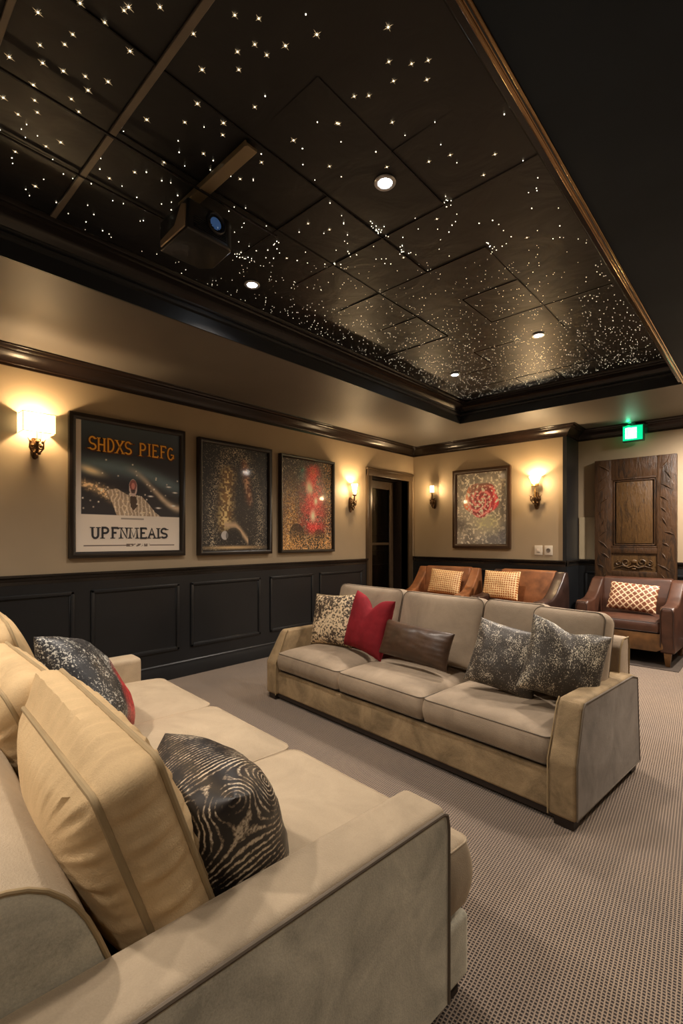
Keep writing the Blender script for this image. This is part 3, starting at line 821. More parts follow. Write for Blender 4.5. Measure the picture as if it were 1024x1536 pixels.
def art_red(h, w_):
    V, U = np.mgrid[0:h, 0:w_] / np.array([h - 1, w_ - 1])[:, None, None]
    img = np.ones((h, w_, 3)) * srgb((34, 24, 22)); n2 = fbm(h, w_, 9, 4, 22)
    gl = np.exp(-((U - .16) / .17) ** 2) * ss(.95, .25, V)
    blend(img, gl * .55, (150, 96, 40)); blend(img, gl * glit(h, w_, 23, .6) * 1.0, (240, 186, 104))
    blend(img, np.exp(-((U - .93) / .1) ** 2) * glit(h, w_, 24, .6) * .9, (234, 176, 112))
    blend(img, glit(h, w_, 25, .74) * .6, (216, 200, 176))
    fig = np.exp(-(((U - .60) / (.10 + .10 * ss(.95, .5, V))) ** 2)) * ss(.12, .3, V) * ss(1.0, .88, V)
    blend(img, fig * ss(.30, .62, n2) * 1.1, (206, 24, 36)); blend(img, fig * glit(h, w_, 26, .55) * .9, (255, 120, 110))
    blend(img, (((U - .28) / .14) ** 2 + ((V - .17) / .12) ** 2 < 1) * .8, (26, 18, 16)); blend(img, (((U - .72) / .12) ** 2 + ((V - .12) / .11) ** 2 < 1) * .7, (30, 18, 16))
    blend(img, glit(h, w_, 27, .54) * ss(.25, .05, V) * .9, (230, 176, 110))
    blend(img, np.exp(-(((U - .60) / .045) ** 2 + ((V - .88) / .05) ** 2)) * .8, (190, 90, 60))
    for a, b_, r in ((.52, .70, .05), (.56, .68, .03), (.60, .38, .045), (.66, .55, .03)):
        blend(img, np.exp(-(((U - a) / r) ** 2 + ((V - b_) / r * .8) ** 2)), (255, 226, 190))
    return img
def art_rose(h, w_):
    V, U = np.mgrid[0:h, 0:w_] / np.array([h - 1, w_ - 1])[:, None, None]
    n1 = fbm(h, w_, 5, 5, 31); n2 = fbm(h, w_, 38, 3, 32)
    img = np.ones((h, w_, 3)) * srgb((150, 143, 130)); blend(img, ss(.35, .65, n1) * .6, (84, 80, 78)); blend(img, ss(.52, .7, n2) * .8, (216, 208, 192))
    blend(img, np.exp(-((U - .9) / .3) ** 2 - ((V - .08) / .15) ** 2) * .8, (96, 98, 104)); blend(img, np.exp(-((U - .08) / .16) ** 2 - ((V - .27) / .12) ** 2) * .8, (74, 70, 70))
    blend(img, np.exp(-((U - .62) / .24) ** 2 - ((V - .30) / .12) ** 2) * (.4 + .6 * ss(.45, .6, n2)), (168, 166, 122))
    dx, dy = (U - .50) / .34, (V - .62) / .235; r = np.sqrt(dx ** 2 + dy ** 2); th = np.arctan2(dy, dx)
    rose = ss(1.06, .96, r + .06 * np.sin(th * 5))
    blend(img, rose, (142, 40, 52)); pet = np.abs(np.sin(r * 9 + th * 1.5 + n1 * 5))
    blend(img, rose * ss(.72, 1, pet) * .9, (232, 128, 128)); blend(img, rose * ss(.3, .0, pet) * .8, (66, 22, 22))
    blend(img, rose * ss(.2, .9, dy - dx * .3) * .75, (110, 92, 74)); blend(img, rose * ss(.45, .9, dx) * .6, (206, 60, 76)); blend(img, rose * ss(.55, .95, -dx) * .8, (226, 130, 70))
    blend(img, rose * ss(.56, .68, n2) * .8, (246, 216, 200)); blend(img, np.exp(-(((U - .93) / .04) ** 2 + ((V - .93) / .03) ** 2)), (236, 240, 246))
    return img
def print_mesh(name, fn, W_, H_, n=300, parent=None, z=0, tone=1.0):
    h = int(n * H_ / W_); img = fn(h, n) * tone; me = bpy.data.meshes.new(name)
    xs = np.linspace(-W_ / 2, W_ / 2, n); zs = np.linspace(0, H_, h)
    X_, Z_ = np.meshgrid(xs, zs); co = np.stack([X_, np.full_like(X_, z), Z_], -1).reshape(-1, 3)
    idx = np.arange(h * n).reshape(h, n)
    f = np.stack([idx[:-1, :-1], idx[:-1, 1:], idx[1:, 1:], idx[1:, :-1]], -1).reshape(-1, 4)
    me.from_pydata(co.tolist(), [], f.tolist())
    ca = me.color_attributes.new('Col', 'FLOAT_COLOR', 'POINT')
    rgba = np.concatenate([img.reshape(-1, 3), np.ones((h * n, 1))], 1).astype(np.float32)
    ca.data.foreach_set('color', np.clip(rgba, 0, 1).ravel())
    me.materials.append(M['print']); me.update()
    return link_mesh(me, name, None, parent, False)

def picture(name, label, cat, loc, rz, W_, H_, fn, border=.05, depth=.035, tone=1.0, fm=None):
    """local: facing -y, x centred, z from 0"""
    t = empty(name, loc, rz, label, cat)
    mb = MB(); b_ = border
    for lo, hi in (((-W_ / 2, 0, 0), (W_ / 2, b_, 0)),):
        pass
    pr = [(0, 0), (0, -depth), (b_ * .25, -depth - .006), (b_ * .7, -depth - .003), (b_, -depth + .012), (b_, 0)]
    P_ = [(-W_ / 2, 0), (-W_ / 2, H_), (W_ / 2, H_), (W_ / 2, 0)]
    vs = []; fs = []
    sg = [(1, 1), (1, -1), (-1, -1), (-1, 1)]
    for (x, z), (sx, sz) in zip(P_, sg):
        for (o, y) in pr: vs.append((x + sx * o, y - .001, z + sz * o))
    k = len(pr)
    for i in range(4):
        j = (i + 1) % 4
        for a in range(k): fs.append((i * k + a, i * k + (a + 1) % k, j * k + (a + 1) % k, j * k + a))
    mb.add(vs, fs); mb.build('picture_frame', fm or M['rail'], t, True)
    p = print_mesh('print', fn, W_ - 2 * b_ + .004, H_ - 2 * b_ + .004, 300, t, -depth * .45, tone * 1.35); p.location = (0, 0, b_ - .002)
    mb = MB(); mb.box((-W_ / 2 + .01, -.012, .01), (W_ / 2 - .01, -.001, H_ - .01)); mb.build('backing_board', M['dark_wood'], t, False)
    return t

# lettering: each glyph a list of strokes on a unit box
def arc(cx, cy, rx, ry, a0, a1, n=12): return [(cx + rx * math.cos(R(a0 + (a1 - a0) * i / n)), cy + ry * math.sin(R(a0 + (a1 - a0) * i / n))) for i in range(n + 1)]
GL = {
 'S': [arc(.5, .74, .40, .26, 25, 270) + arc(.5, .26, .42, .22, 90, -150)[1:]],
 'H': [[(.12, 0), (.12, 1)], [(.85, 0), (.85, 1)], [(.12, .5), (.85, .5)]],
 'D': [[(.15, 0), (.15, 1)], [(.05, 1)] + arc(.35, .5, .52, .5, 90, -90) + [(.05, 0)]],
 'X': [[(.05, 1), (.95, 0)], [(.95, 1), (.05, 0)]],
 'P': [[(.18, 0), (.18, 1)], [(.05, 1)] + arc(.5, .74, .38, .26, 90, -90) + [(.18, .48)]],
 'I': [[(.5, 0), (.5, 1)]],
 'E': [[(.2, 0), (.2, 1)], [(.05, 1), (.9, 1), (.92, .88)], [(.2, .52), (.72, .52)], [(.05, 0), (.9, 0), (.92, .14)]],
 'F': [[(.25, 0), (.25, 1)], [(.08, 1), (.92, 1), (.94, .86)], [(.25, .52), (.74, .52)]],
 'G': [arc(.5, .5, .44, .5, 45, 330), [(.55, .42), (.95, .42), (.95, .1)]],
 'U': [[(.15, 1)] + arc(.5, .3, .34, .3, 180, 360) + [(.85, 1)]],
 'N': [[(.12, 0), (.12, 1), (.88, 0), (.88, 1)]],
 'M': [[(.08, 0), (.14, 1), (.5, .1), (.86, 1), (.92, 0)]],
 'A': [[(.05, 0), (.5, 1), (.95, 0)], [(.22, .38), (.78, .38)]],
}
SER = {'H': [(.12, 0), (.12, 1), (.85, 0), (.85, 1)], 'P': [(.18, 0)], 'F': [(.25, 0)], 'I': [(.5, 0), (.5, 1)], 'U': [(.15, 1), (.85, 1)], 'N': [(.12, 0), (.88, 1), (.12, 1)], 'M': [(.08, 0), (.92, 0), (.14, 1), (.86, 1)], 'A': [(.05, 0), (.95, 0)], 'X': [(.05, 1), (.95, 1), (.05, 0), (.95, 0)], 'D': [], 'E': [], 'S': [(.85, .9), (.12, .1)], 'G': []}
def ribbon(mb, pts, wd, y, th=.0008):
    pts = [Vector((p[0], 0, p[1])) for p in pts]
    n = len(pts); Lf = []; Rt = []
    for i, p in enumerate(pts):
        a = pts[max(0, i - 1)]; c = pts[min(n - 1, i + 1)]; d = (c - a).normalized(); q = Vector((-d.z, 0, d.x)) * wd / 2
        Lf.append(p + q); Rt.append(p - q)
    for i in range(n - 1):
        a, b_, c, d = Lf[i], Lf[i + 1], Rt[i + 1], Rt[i]
        f = [(v.x, y, v.z) for v in (a, b_, c, d)]; g = [(v.x, y - th, v.z) for v in (a, b_, c, d)]
        mb.add(f + g, [(4, 5, 6, 7), (0, 1, 5, 4), (2, 3, 7, 6), (1, 2, 6, 5), (0, 3, 7, 4)])
def lettering(mb, text, x0, x1, z0, h, wd, y, gaps, serif=True, drop=0, jig=0):
    tot = sum(gaps.get(ch, 1) for ch in text); cell = (x1 - x0) / tot; x = x0; rj = random.Random(4)
    for ch in text:
        cw = cell * gaps.get(ch, 1)
        if ch != ' ':
            zz = z0 + drop * ((x - x0) / (x1 - x0)) + rj.uniform(-jig, jig); gw = cw * .84
            for st in GL[ch]: ribbon(mb, [(x + p[0] * gw, zz + p[1] * h) for p in st], wd, y)
            if serif:
                for (sx, sz) in SER[ch]: ribbon(mb, [(x + sx * gw - wd * 1.15, zz + sz * h), (x + sx * gw + wd * 1.15, zz + sz * h)], wd * .45, y - .0001)
        x += cw

frame_mat = plain('black_brown_frame', (.016, .011, .008), .28)
p1 = picture('framed_poster', 'large framed stage poster with orange lettering over a robed figure', 'poster', (0, 1.833, 1.16), R(90), 1.01, 1.185, art_stage, .052, .035, .95, frame_mat)
gwid = {'I': .55, ' ': .75, 'S': .95, 'M': 1.25}
mb = MB(); mb.use(plain('print_brown', (.12, .03, .008), .5)); lettering(mb, 'SHDXS PIEFG', -.352, .408, .898, .108, .030, -.0195, gwid, True, 0, .006)
mb.use(plain('print_orange', (.95, .45, .04), .5)); lettering(mb, 'SHDXS PIEFG', -.355, .405, .901, .108, .013, -.0207, gwid, True, 0, .006)
mb.build('title_lettering', None, p1)
mb = MB(); lettering(mb, 'UPFNMEAIS', -.335, .345, .165, .088, .017, -.0185, {'I': .5, 'M': 1.2}, True)
mb.build('caption_lettering', plain('print_charcoal', (.03, .03, .035), .5), p1)
picture('framed_print', 'dark framed print of glittering arched figure, middle of three on left wall', 'picture', (0, 2.932, 1.155), R(90), .914, 1.162, art_arch, .045, .05, .85, frame_mat)
picture('framed_print', 'framed print with glittering red figure, nearest the torch sconce', 'picture', (0, 3.964, 1.157), R(90), .898, 1.14, art_red, .035, .05, .95, frame_mat)
picture('framed_print', 'brown framed picture of a red rose on mottled grey, on back wall', 'picture', (1.143, YB, 1.185), 0, .862, 1.125, art_rose, .062, .045, 1.25, plain('walnut_frame', (.045, .022, .011), .32))

# ------------------------------------------------------------------ switches, panel, exit sign, old door
for i, (x0, x1, lab) in enumerate(((1.885, 1.985, 'ivory light switch plate on back wall, nearer the picture'), (2.005, 2.115, 'ivory socket plate on back wall, nearer the wall end'))):
    t = empty('switch_plate' if i == 0 else 'socket_plate', ((x0 + x1) / 2, YB, 1.17), 0, lab, 'switch' if i == 0 else 'socket')
    mb = MB(); mb.box((-.05, -.009, -.062), (.05, 0, .062), .004, 2); mb.build('plate', M['white_plastic'], t)
    if i == 0:
        mb = MB(); mb.box((-.018, -.015, -.022), (.018, -.008, .018), .004, 2); mb.build('rocker', M['white_plastic'], t); mb = MB(); mb.box((-.024, -.011, -.03), (.024, -.0085, -.026)); mb.build('indicator', M['socket'], t)
    else:
        mb = MB(); mb.lathe([(.026, 0), (.028, .004), (.022, .006), (.020, .002), (0, .002)], 20, T=Matrix.Translation((0, -.009, 0)) @ Matrix.Rotation(R(90), 4, 'X')); mb.build('socket_ring', M['socket'], t)
mb = MB(); mb.box((2.292, YR - .008, 1.05), (2.49, YR, 1.60), .002, 1)
tag(mb.build('wall_panel', paint('pale_panel', (.44, .36, .23), .6, .06)), 'pale rectangular panel flush on wall beside the old door', 'panel')

t = empty('exit_sign', (2.94, 6.60, 2.5), 0, 'glowing green exit sign with white running figure, hung below ceiling', 'sign')
green = plain('sign_green', (.0, .25, .10), .4, emit=(0, .62, .26), es=.75); white_e = plain('sign_white', (.8, 1, .9), .4, emit=(.75, 1, .88), es=3.2)
mb = MB(); mb.box((-.108, -.03, 0), (.108, .03, .185), .004, 1); mb.build('sign_box', green, t)
mb = MB(); mb.box((-.112, -.034, -.004), (.112, .034, .006), .002, 1); mb.box((-.112, -.034, .18), (.112, .034, .192), .002, 1); mb.box((.10, -.034, 0), (.113, .034, .188), .002, 1); mb.build('sign_frame', plain('green_plastic', (.01, .10, .05), .4), t)
mb = MB(); mb.box((-.02, -.02, .19), (.02, .02, .235)); mb.build('ceiling_mount', M['black'], t)
mb = MB()   # running figure beside a doorway
fy = -.0315
def rib(pts, wd): ribbon(mb, pts, wd, fy, .001)
rib([(-.075, .03), (-.075, .155), (-.03, .155)], .012)
mb.lathe([(0, 0), (.012, 0), (.012, .001)], 14, T=Matrix.Translation((-.002, fy, .140)) @ Matrix.Rotation(R(90), 4, 'X'))
rib([(-.006, .122), (-.02, .085)], .024); rib([(-.02, .085), (.008, .066), (-.002, .03)], .012); rib([(-.022, .085), (-.035, .058), (-.06, .05)], .012)
rib([(-.002, .118), (.018, .10), (.035, .108)], .008); rib([(-.012, .118), (-.035, .112), (-.04, .09)], .008)
mb.build('running_figure', white_e, t)
mb = MB(); mb.box((-.062, fy - .0002, .025), (.040, fy + .0005, .160)); mb.build('lit_panel', plain('sign_pale', (.4, .9, .6), .4, emit=(.35, .95, .62), es=1.3), t)
for z_ in (.10, .235):
    ld = bpy.data.lights.new('lamp', 'POINT'); ld.energy = .30 if z_ > .2 else .06; ld.color = (.03, 1, .42); ld.shadow_soft_size = .02
    lo = bpy.data.objects.new('lamp', ld); lo.location = (0 if z_ < .2 else -.05, -.06 if z_ < .2 else -.045, z_ - .03); lo.parent = t; col.objects.link(lo)

t = empty('wooden_door_panel', (2.93, 6.655, 0), 0, 'weathered carved wooden door leaning upright against wall behind armchair', 'door')
W2 = .432; HD = 2.31
mb = MB()
mb.box((-W2, 0, 0), (-W2 + .19, .075, HD), .006, 2); mb.box((W2 - .19, 0, 0), (W2, .075, HD), .006, 2)
mb.box((-W2 + .18, .004, HD - .24), (W2 - .18, .072, HD), .005, 2); mb.box((-W2 + .18, .004, 0), (W2 - .18, .072, .28), .005, 2); mb.box((-W2 + .18, .004, 1.14), (W2 - .18, .072, 1.21), .005, 2); mb.box((-W2 + .18, .004, .84), (W2 - .18, .072, .92), .005, 2)
mb.build('door_frame', M['old_wood'], t)
mb = MB()
def raised(z0, z1):
    a = W2 - .18
    mb.box((-a, .03, z0), (a, .06, z1))
    for k, (ins, yy, wdt) in enumerate(((.0, .004, .022), (.028, .014, .016))):
        x0, x1, q0, q1 = -a + ins, a - ins, z0 + ins, z1 - ins
        for lo, hi in (((x0, yy, q0), (x1, yy + .02, q0 + wdt)), ((x0, yy, q1 - wdt), (x1, yy + .02, q1)), ((x0, yy, q0), (x0 + wdt, yy + .02, q1)), ((x1 - wdt, yy, q0), (x1, yy + .02, q1))): mb.box(lo, hi, .005, 2)
raised(1.21, 2.07); raised(.28, .84)
mb.build('moulding', M['old_wood'], t)
mb = MB()
for z0, z1 in ((1.26, 2.02), (.33, .79)): mb.box((-W2 + .24, .012, z0), (W2 - .24, .035, z1), .012, 2)
mb.build('raised_panel', M['old_wood_light'], t)
mb = MB()   # carved scroll between the panels
for s in (-1, 1):
    mb.tube([(s * x, y, z) for x, y, z in curl((.085, .012, 1.03), .055, 1.3, 1, R(180))], .010, 7); mb.tube([(s * x, y, z) for x, y, z in curl((.165, .012, 1.02), .035, 1.2, -1, R(90))], .008, 7)
    mb.tube([(0, .01, .985), (s * .05, .006, .965), (s * .12, .008, .985), (s * .2, .012, .96)], [.012, .010, .008, .004], 8)
mb.ball((0, .01, 1.04), .03, sc_=(1.2, .5, 1)); mb.ball((0, .008, .95), .016, sc_=(1.6, .6, .8))
mb.box((-W2 + .19, .02, .92), (W2 - .19, .05, 1.14))
mb.build('carving', M['old_wood_light'], t)
mb = MB(); rc = random.Random(2)
for s in (-1, 1):
    for k in range(16):
        z = .15 + k * .137; x = s * (W2 - .095 + rc.uniform(-.03, .03)); a = rc.uniform(.3, 1.1) * rc.choice((-1, 1)); l_ = rc.uniform(.05, .1)
        mb.tube([(x - l_ * math.cos(a), .003, z - l_ * math.sin(a)), (x, -.004, z + .01), (x + l_ * math.cos(a) * .8, .003, z + l_ * math.sin(a))], [.002, .008, .002], 6)
mb.build('carved_leaves', M['old_wood'], t)

# dark mat under the armchair
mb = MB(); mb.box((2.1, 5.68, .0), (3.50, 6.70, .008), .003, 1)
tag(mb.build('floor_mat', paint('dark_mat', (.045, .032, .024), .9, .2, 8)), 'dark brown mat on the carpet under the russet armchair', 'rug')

# ------------------------------------------------------------------ upholstery builders
def rrect(a, b_, rc, n=7, m=9):
    """rounded rectangle outline, centre 0, half sizes a,b; evenly subdivided sides"""
    pts = []
    cs = [(a - rc, b_ - rc, 0), (-a + rc, b_ - rc, 90), (-a + rc, -b_ + rc, 180), (a - rc, -b_ + rc, 270)]
    for k, (cx, cy, a0) in enumerate(cs):
        for i in range(n): an = R(a0 + 90 * i / (n - 1)); pts.append((cx + rc * math.cos(an), cy + rc * math.sin(an)))
        nx = cs[(k + 1) % 4]; an = R(nx[2]); q = (nx[0] + rc * math.cos(an), nx[1] + rc * math.sin(an)); p = pts[-1]
        for i in range(1, m): pts.append((p[0] + (q[0] - p[0]) * i / m, p[1] + (q[1] - p[1]) * i / m))
    return pts
def boxed(a, b_, t, rc, puff1, puff2, bulge=.012, wr=0.0, seed=0, pinch=0.02, p=2.4, sub=10):
    """boxed cushion in local coords: width x (2a), height y (2b), thickness z (t); returns verts, faces, piping loops"""
    out = rrect(a, b_, rc, 6, sub); K = len(out); rg = random.Random(seed)
    # pinched sides: middles bow in a little, corners stay
    def ol(q, s=1.0, dz=0):
        x, y = q; fx = 1 - pinch * (1 - min(1, abs(y / b_)) ** 2); fy = 1 - pinch * (1 - min(1, abs(x / a)) ** 2)
        return (x * fx * s, y * fy * s)
    ph = [rg.uniform(0, 6.28) for _ in range(6)]
    arc_ = [0]
    for i in range(1, K): arc_.append(arc_[-1] + math.dist(out[i], out[i - 1]))
    per = arc_[-1] + math.dist(out[-1], out[0])
    def w_(i, d):  # gathers that run away from the seam
        s = arc_[i]
        q = 2 * math.pi * s / per; f_ = lambda k: round(k * per / (2 * math.pi))
        return wr * (math.sin(q * f_(88) + ph[0] + 2 * math.sin(q * f_(9) + d)) + .6 * math.sin(q * f_(171) + ph[1] + d * 1.5) + .6 * math.sin(q * f_(41) + ph[2])) * .5
    vs = []; rings = []
    nr = 12
    for j in range(nr):                       # top face from the middle out
        s = (j + 1) / nr; ring = []
        for i, q in enumerate(out):
            x, y = ol(q, s); h = puff1 * (1 - s ** p) ** .75 if s < 1 else 0
            # each point keeps the dome of a rectangle, not of a circle
            hx = (1 - min(1, abs(q[0] * s / a)) ** p) * (1 - min(1, abs(q[1] * s / b_)) ** p)
            h = puff1 * (hx ** .5 if s < 1 else 0)
            g = w_(i, s) * math.exp(-((1 - s) / .22) ** 2) * (1 if s < 1 else .0)
            ring.append(len(vs)); vs.append([x, y, t / 2 + h + g])
        rings.append(ring)
    for j in range(1, 6):                     # side band
        f = j / 6; ring = []
        for i, q in enumerate(out):
            x, y = ol(q); r = math.hypot(x, y); k = bulge * math.sin(math.pi * f) + w_(i, f + 3) * math.sin(math.pi * f) * .9
            # push outward along the outline normal
            p0 = out[i - 1]; p1_ = out[(i + 1) % K]; nx, ny = (p1_[1] - p0[1]), -(p1_[0] - p0[0]); l_ = math.hypot(nx, ny)
            ring.append(len(vs)); vs.append([x + nx / l_ * k, y + ny / l_ * k, t / 2 - t * f])
        rings.append(ring)
    for j in range(nr - 1, -1, -1):
        s = (j + 1) / nr; ring = []
        for i, q in enumerate(out):
            x, y = ol(q, s); hx = (1 - min(1, abs(q[0] * s / a)) ** p) * (1 - min(1, abs(q[1] * s / b_)) ** p)
            h = puff2 * (hx ** .5 if s < 1 else 0); g = w_(i, s + 7) * math.exp(-((1 - s) / .22) ** 2) * (1 if s < 1 else 0)
            ring.append(len(vs)); vs.append([x, y, -t / 2 - h - g])
        rings.append(ring)
    fs = []
    for r0, r1 in zip(rings[:-1], rings[1:]):
        for i in range(K): fs.append((r0[i], r0[(i + 1) % K], r1[(i + 1) % K], r1[i]))
    c0 = len(vs); vs.append([0, 0, t / 2 + puff1]); fs += [(rings[0][(i + 1) % K], rings[0][i], c0) for i in range(K)]
    c1_ = len(vs); vs.append([0, 0, -t / 2 - puff2]); fs += [(rings[-1][i], rings[-1][(i + 1) % K], c1_) for i in range(K)]
    loops = [[(*ol(q), t / 2) for q in out], [(*ol(q), -t / 2) for q in out]]
    return vs, fs, loops
def cushion(name, m, cm, parent, T, a, b_, t, rc=.04, puff1=.04, puff2=.03, cord=.0032, fn=None, which=(0, 1), label=None, **kw):
    vs, fs, loops = boxed(a, b_, t, rc, puff1, puff2, **kw)
    if fn: vs = [fn(Vector(v)) for v in vs]; loops = [[fn(Vector(v)) for v in l] for l in loops]
    mb = MB(); mb.add(vs, fs, T); o = mb.build(name, m, parent)
    if label: o['label'] = label
    mb = MB()
    for k in which: mb.tube(loops[k], cord, 8, True, T)
    mb.build('piping', cm, o)
    return o

def frameM(x, y, z, rx=0, ry=0, rz=0):
    return Matrix.Translation((x, y, z)) @ Euler((R(rx), R(ry), R(rz)), 'XYZ').to_matrix().to_4x4()

def pillow(name, label, loc, rot, a, b_, th, m, cord=None, group=None, chop=0, ears=.10, seed=0, n=40, cat='pillow', pw=.42, wrk=.003):
    """throw pillow: local x wide, z high, y thick; rot in degrees about its own centre"""
    t = empty(name, loc, 0, label, cat, group); t.rotation_euler = (R(rot[0]), R(rot[1]), R(rot[2])); 
    vs = []; fs = []
    def pt(u, v, s):
        x = a * u * (1 - ears * (1 - v * v)); z = b_ * v * (1 - ears * (1 - u * u))
        e = max(0, (1 - u ** 4)) ** pw * max(0, (1 - v ** 4)) ** pw * (1 - .35 * (u * u + v * v) / 2)
        nz = mnoise.noise(Vector((u * 2.2 + seed, v * 2.2, s * 2))) * .10 + mnoise.noise(Vector((u * 6, v * 6 + seed, s * 3))) * .035
        y = s * th * e * (1 + nz)
        k = math.exp(-((1 - max(abs(u), abs(v))) / .25)); y += s * wrk * k * e * math.sin((u * 23 if abs(v) > abs(u) else v * 23) + seed)
        if chop:
            q = math.exp(-(u / .36) ** 2) * ss(-.2, 1.0, v); z -= chop * float(q); y *= (1 - .25 * float(q))
            x += -u * .0
        return (x, y, z)
    for s in (-1, 1):
        base = len(vs)
        for i in range(n + 1):
            for j in range(n + 1):
                u = math.sin(math.pi / 2 * (2 * i / n - 1)); v = math.sin(math.pi / 2 * (2 * j / n - 1)); vs.append(pt(u, v, s))
        for i in range(n):
            for j in range(n):
                q = base + i * (n + 1) + j; fs.append((q, q + 1, q + n + 2, q + n + 1) if s > 0 else (q, q + n + 1, q + n + 2, q + 1))
    me = bpy.data.meshes.new('cover'); me.from_pydata(vs, [], fs)
    bb = bmesh.new(); bb.from_mesh(me); bmesh.ops.remove_doubles(bb, verts=bb.verts[:], dist=.0002); bmesh.ops.recalc_face_normals(bb, faces=bb.faces[:]); bb.to_mesh(me); bb.free()
    me.materials.append(m); link_mesh(me, 'cover', None, t)
    if cord:
        loop = []
        for k in range(4 * n):
            s, f = divmod(k, n); f = f / n * 2 - 1
            u, v = [(f, -1), (1, f), (-f, 1), (-1, -f)][s]; p_ = pt(u, v, 1); loop.append((p_[0] * 1.003, 0, p_[2] * 1.003))
        mb = MB(); mb.tube(loop, .0035, 7, True); mb.build('piping', cord, t)
    return t

def local(O, ang):
    c, s = math.cos(ang), math.sin(ang)
    return lambda x, y, z: (O[0] + c * x - s * y, O[1] + s * x + c * y, z)

# ------------------------------------------------------------------ far sofa (faces the near one)
AO, AA = (1.06, 2.50), R(-5.5); la = local(AO, AA)
sa = empty('sofa', (AO[0], AO[1], 0), AA, 'long taupe velvet sofa in mid room facing the near sofa', 'sofa')
LA = 2.49
prof_arm = [(.0, .045), (.0, .30), (.045, .40), (.10, .535), (.125, .56), (.80, .56), (.885, .535), (.895, .045)]
def arm_a(x0, x1, flare):
    def fn(c):
        x, y, z = c
        k = max(0, min(1, (z - .30) / .26))
        if flare < 0 and x < (x0 + x1) / 2: x += -flare * k
        if flare > 0 and x > (x0 + x1) / 2: x -= flare * k
        return (x, y, z)
    mb = MB(); mb.prism(prof_arm, 0, x0, x1, .020, 3, fn=fn); o = mb.build('arm', M['taupe_front'], sa)
    xo = x1 if flare > 0 else x0; s = 1 if flare > 0 else -1
    def off(z): return xo - s * abs(flare) * max(0, min(1, (z - .30) / .26))
    mb = MB(); inset = [(.012, .055), (.012, .30), (.057, .405), (.112, .53), (.13, .548), (.80, .548), (.878, .527), (.885, .055)]
    v0 = [(off(z) + s * .0025, y, z) for y, z in inset]; v1 = [(off(z) - s * .01, y, z) for y, z in inset]
    k = len(inset); mb.add(v0 + v1, [tuple(range(k))] + [(i, (i + 1) % k, k + (i + 1) % k, k + i) for i in range(k)])
    mb.build('side_panel', M['taupe_side'], o, False)
    mb = MB(); mb.tube([(off(z) + s * .002, y, z) for y, z in inset], .0045, 7, True); mb.build('piping', M['cord'], o)
    mb = MB(); xi = x0 if flare > 0 else x1
    mb.tube([(xi, y - .001, z) for y, z in prof_arm[:5]], .004, 7); mb.build('piping', M['cord_tan'], o)
arm_a(2.365, 2.49, .012); arm_a(.0, .135, -.055)
mb = MB(); mb.box((.13, .025, .05), (2.37, .86, .232), .014, 3); mb.build('base', M['taupe_front'], sa)
mb = MB(); mb.box((.10, .05, .20), (2.38, .82, .275), .01, 1); mb.build('deck', M['dark_wood'], sa)
mb = MB(); mb.box((.02, .03, .022), (2.47, .87, .052)); mb.build('plinth', M['dark_wood'], sa, False)
for x, y in ((.02, .012), (2.385, .012), (.03, .80), (2.385, .80)):
    mb = MB(); mb.prism([(x, y), (x + .09, y), (x + .09, y + .08), (x, y + .08)], 2, 0, .05, .004, 1); mb.build('foot', M['dark_wood'], sa)
sx = [(.135, .875), (.878, 1.615), (1.618, 2.365)]
for k, (x0, x1) in enumerate(sx):
    cushion('seat_cushion', M['taupe'], M['cord'], sa, frameM((x0 + x1) / 2, .385, .322), (x1 - x0) / 2 - .002, .37, .125, .035, .055, .012, bulge=.014, seed=k, pinch=.008, p=3, sub=12)
bx = [(.20, .93, .905), (.935, 1.64, .90), (1.645, 2.07, .905), (2.0, 2.415, .90)]
for k, (x0, x1, zt) in enumerate(bx):
    h = .48; rx = 90 - 15
    dy = -.05 if k == 3 else 0
    cushion('back_cushion', M['taupe'], M['cord'], sa, frameM((x0 + x1) / 2, .66 + dy, zt - h / 2 + .005, rx, 0, (0, 0, 0, -3)[k]), (x1 - x0) / 2 - .002, h / 2, .12, .05, .045, .03, bulge=.012, seed=k + 5, pinch=.012, p=2.6, sub=12, which=(0, 1))
mb = MB(); mb.prism([(.72, .06), (.92, .06), (.945, .70), (.93, .745), (.85, .745), (.80, .70)], 0, .11, 2.42, .02, 3); o = mb.build('back_frame', M['taupe'], sa)
mb = MB(); mb.tube([(2.42, y, z) for y, z in ((.925, .1), (.948, .69), (.93, .742), (.85, .742), (.80, .69), (.76, .5))], .004, 7); mb.build('piping', M['cord_tan'], o)

def pa(name, label, x, y, z, rot, *a, **k): return pillow(name, label, la(x, y, z), (rot[0], rot[1], rot[2] + math.degrees(AA)), *a, **k)
pa('throw_pillow', 'brown and cream speckled square pillow at left end of far sofa', .36, .43, .64, (-14, -4, 6), .235, .215, .075, M['cow'], M['cord_tan'], 'throw pillows on the far sofa', seed=1, ears=.07)
pa('throw_pillow', 'crimson velvet pillow with chopped top on far sofa', .80, .40, .665, (-14, 5, -8), .235, .225, .085, M['red'], None, 'throw pillows on the far sofa', chop=.085, seed=2, ears=.09)
pa('lumbar_pillow', 'oblong dark brown leather pillow in middle of far sofa', 1.285, .36, .60, (-20, 3, 2), .285, .125, .07, M['leather_pillow'], None, 'throw pillows on the far sofa', seed=3, ears=.05)
pa('throw_pillow', 'charcoal silver pillow beside its brighter twin, nearer the leather pillow', 1.95, .37, .625, (-22, 10, 14), .20, .195, .08, M['silver_a'], None, 'throw pillows on the far sofa', seed=4, ears=.07)
pa('throw_pillow', 'charcoal silver pillow tipped against right arm of far sofa', 2.275, .39, .66, (-18, 16, 34), .205, .205, .08, M['silver_b'], None, 'throw pillows on the far sofa', chop=.03, seed=5, ears=.08)

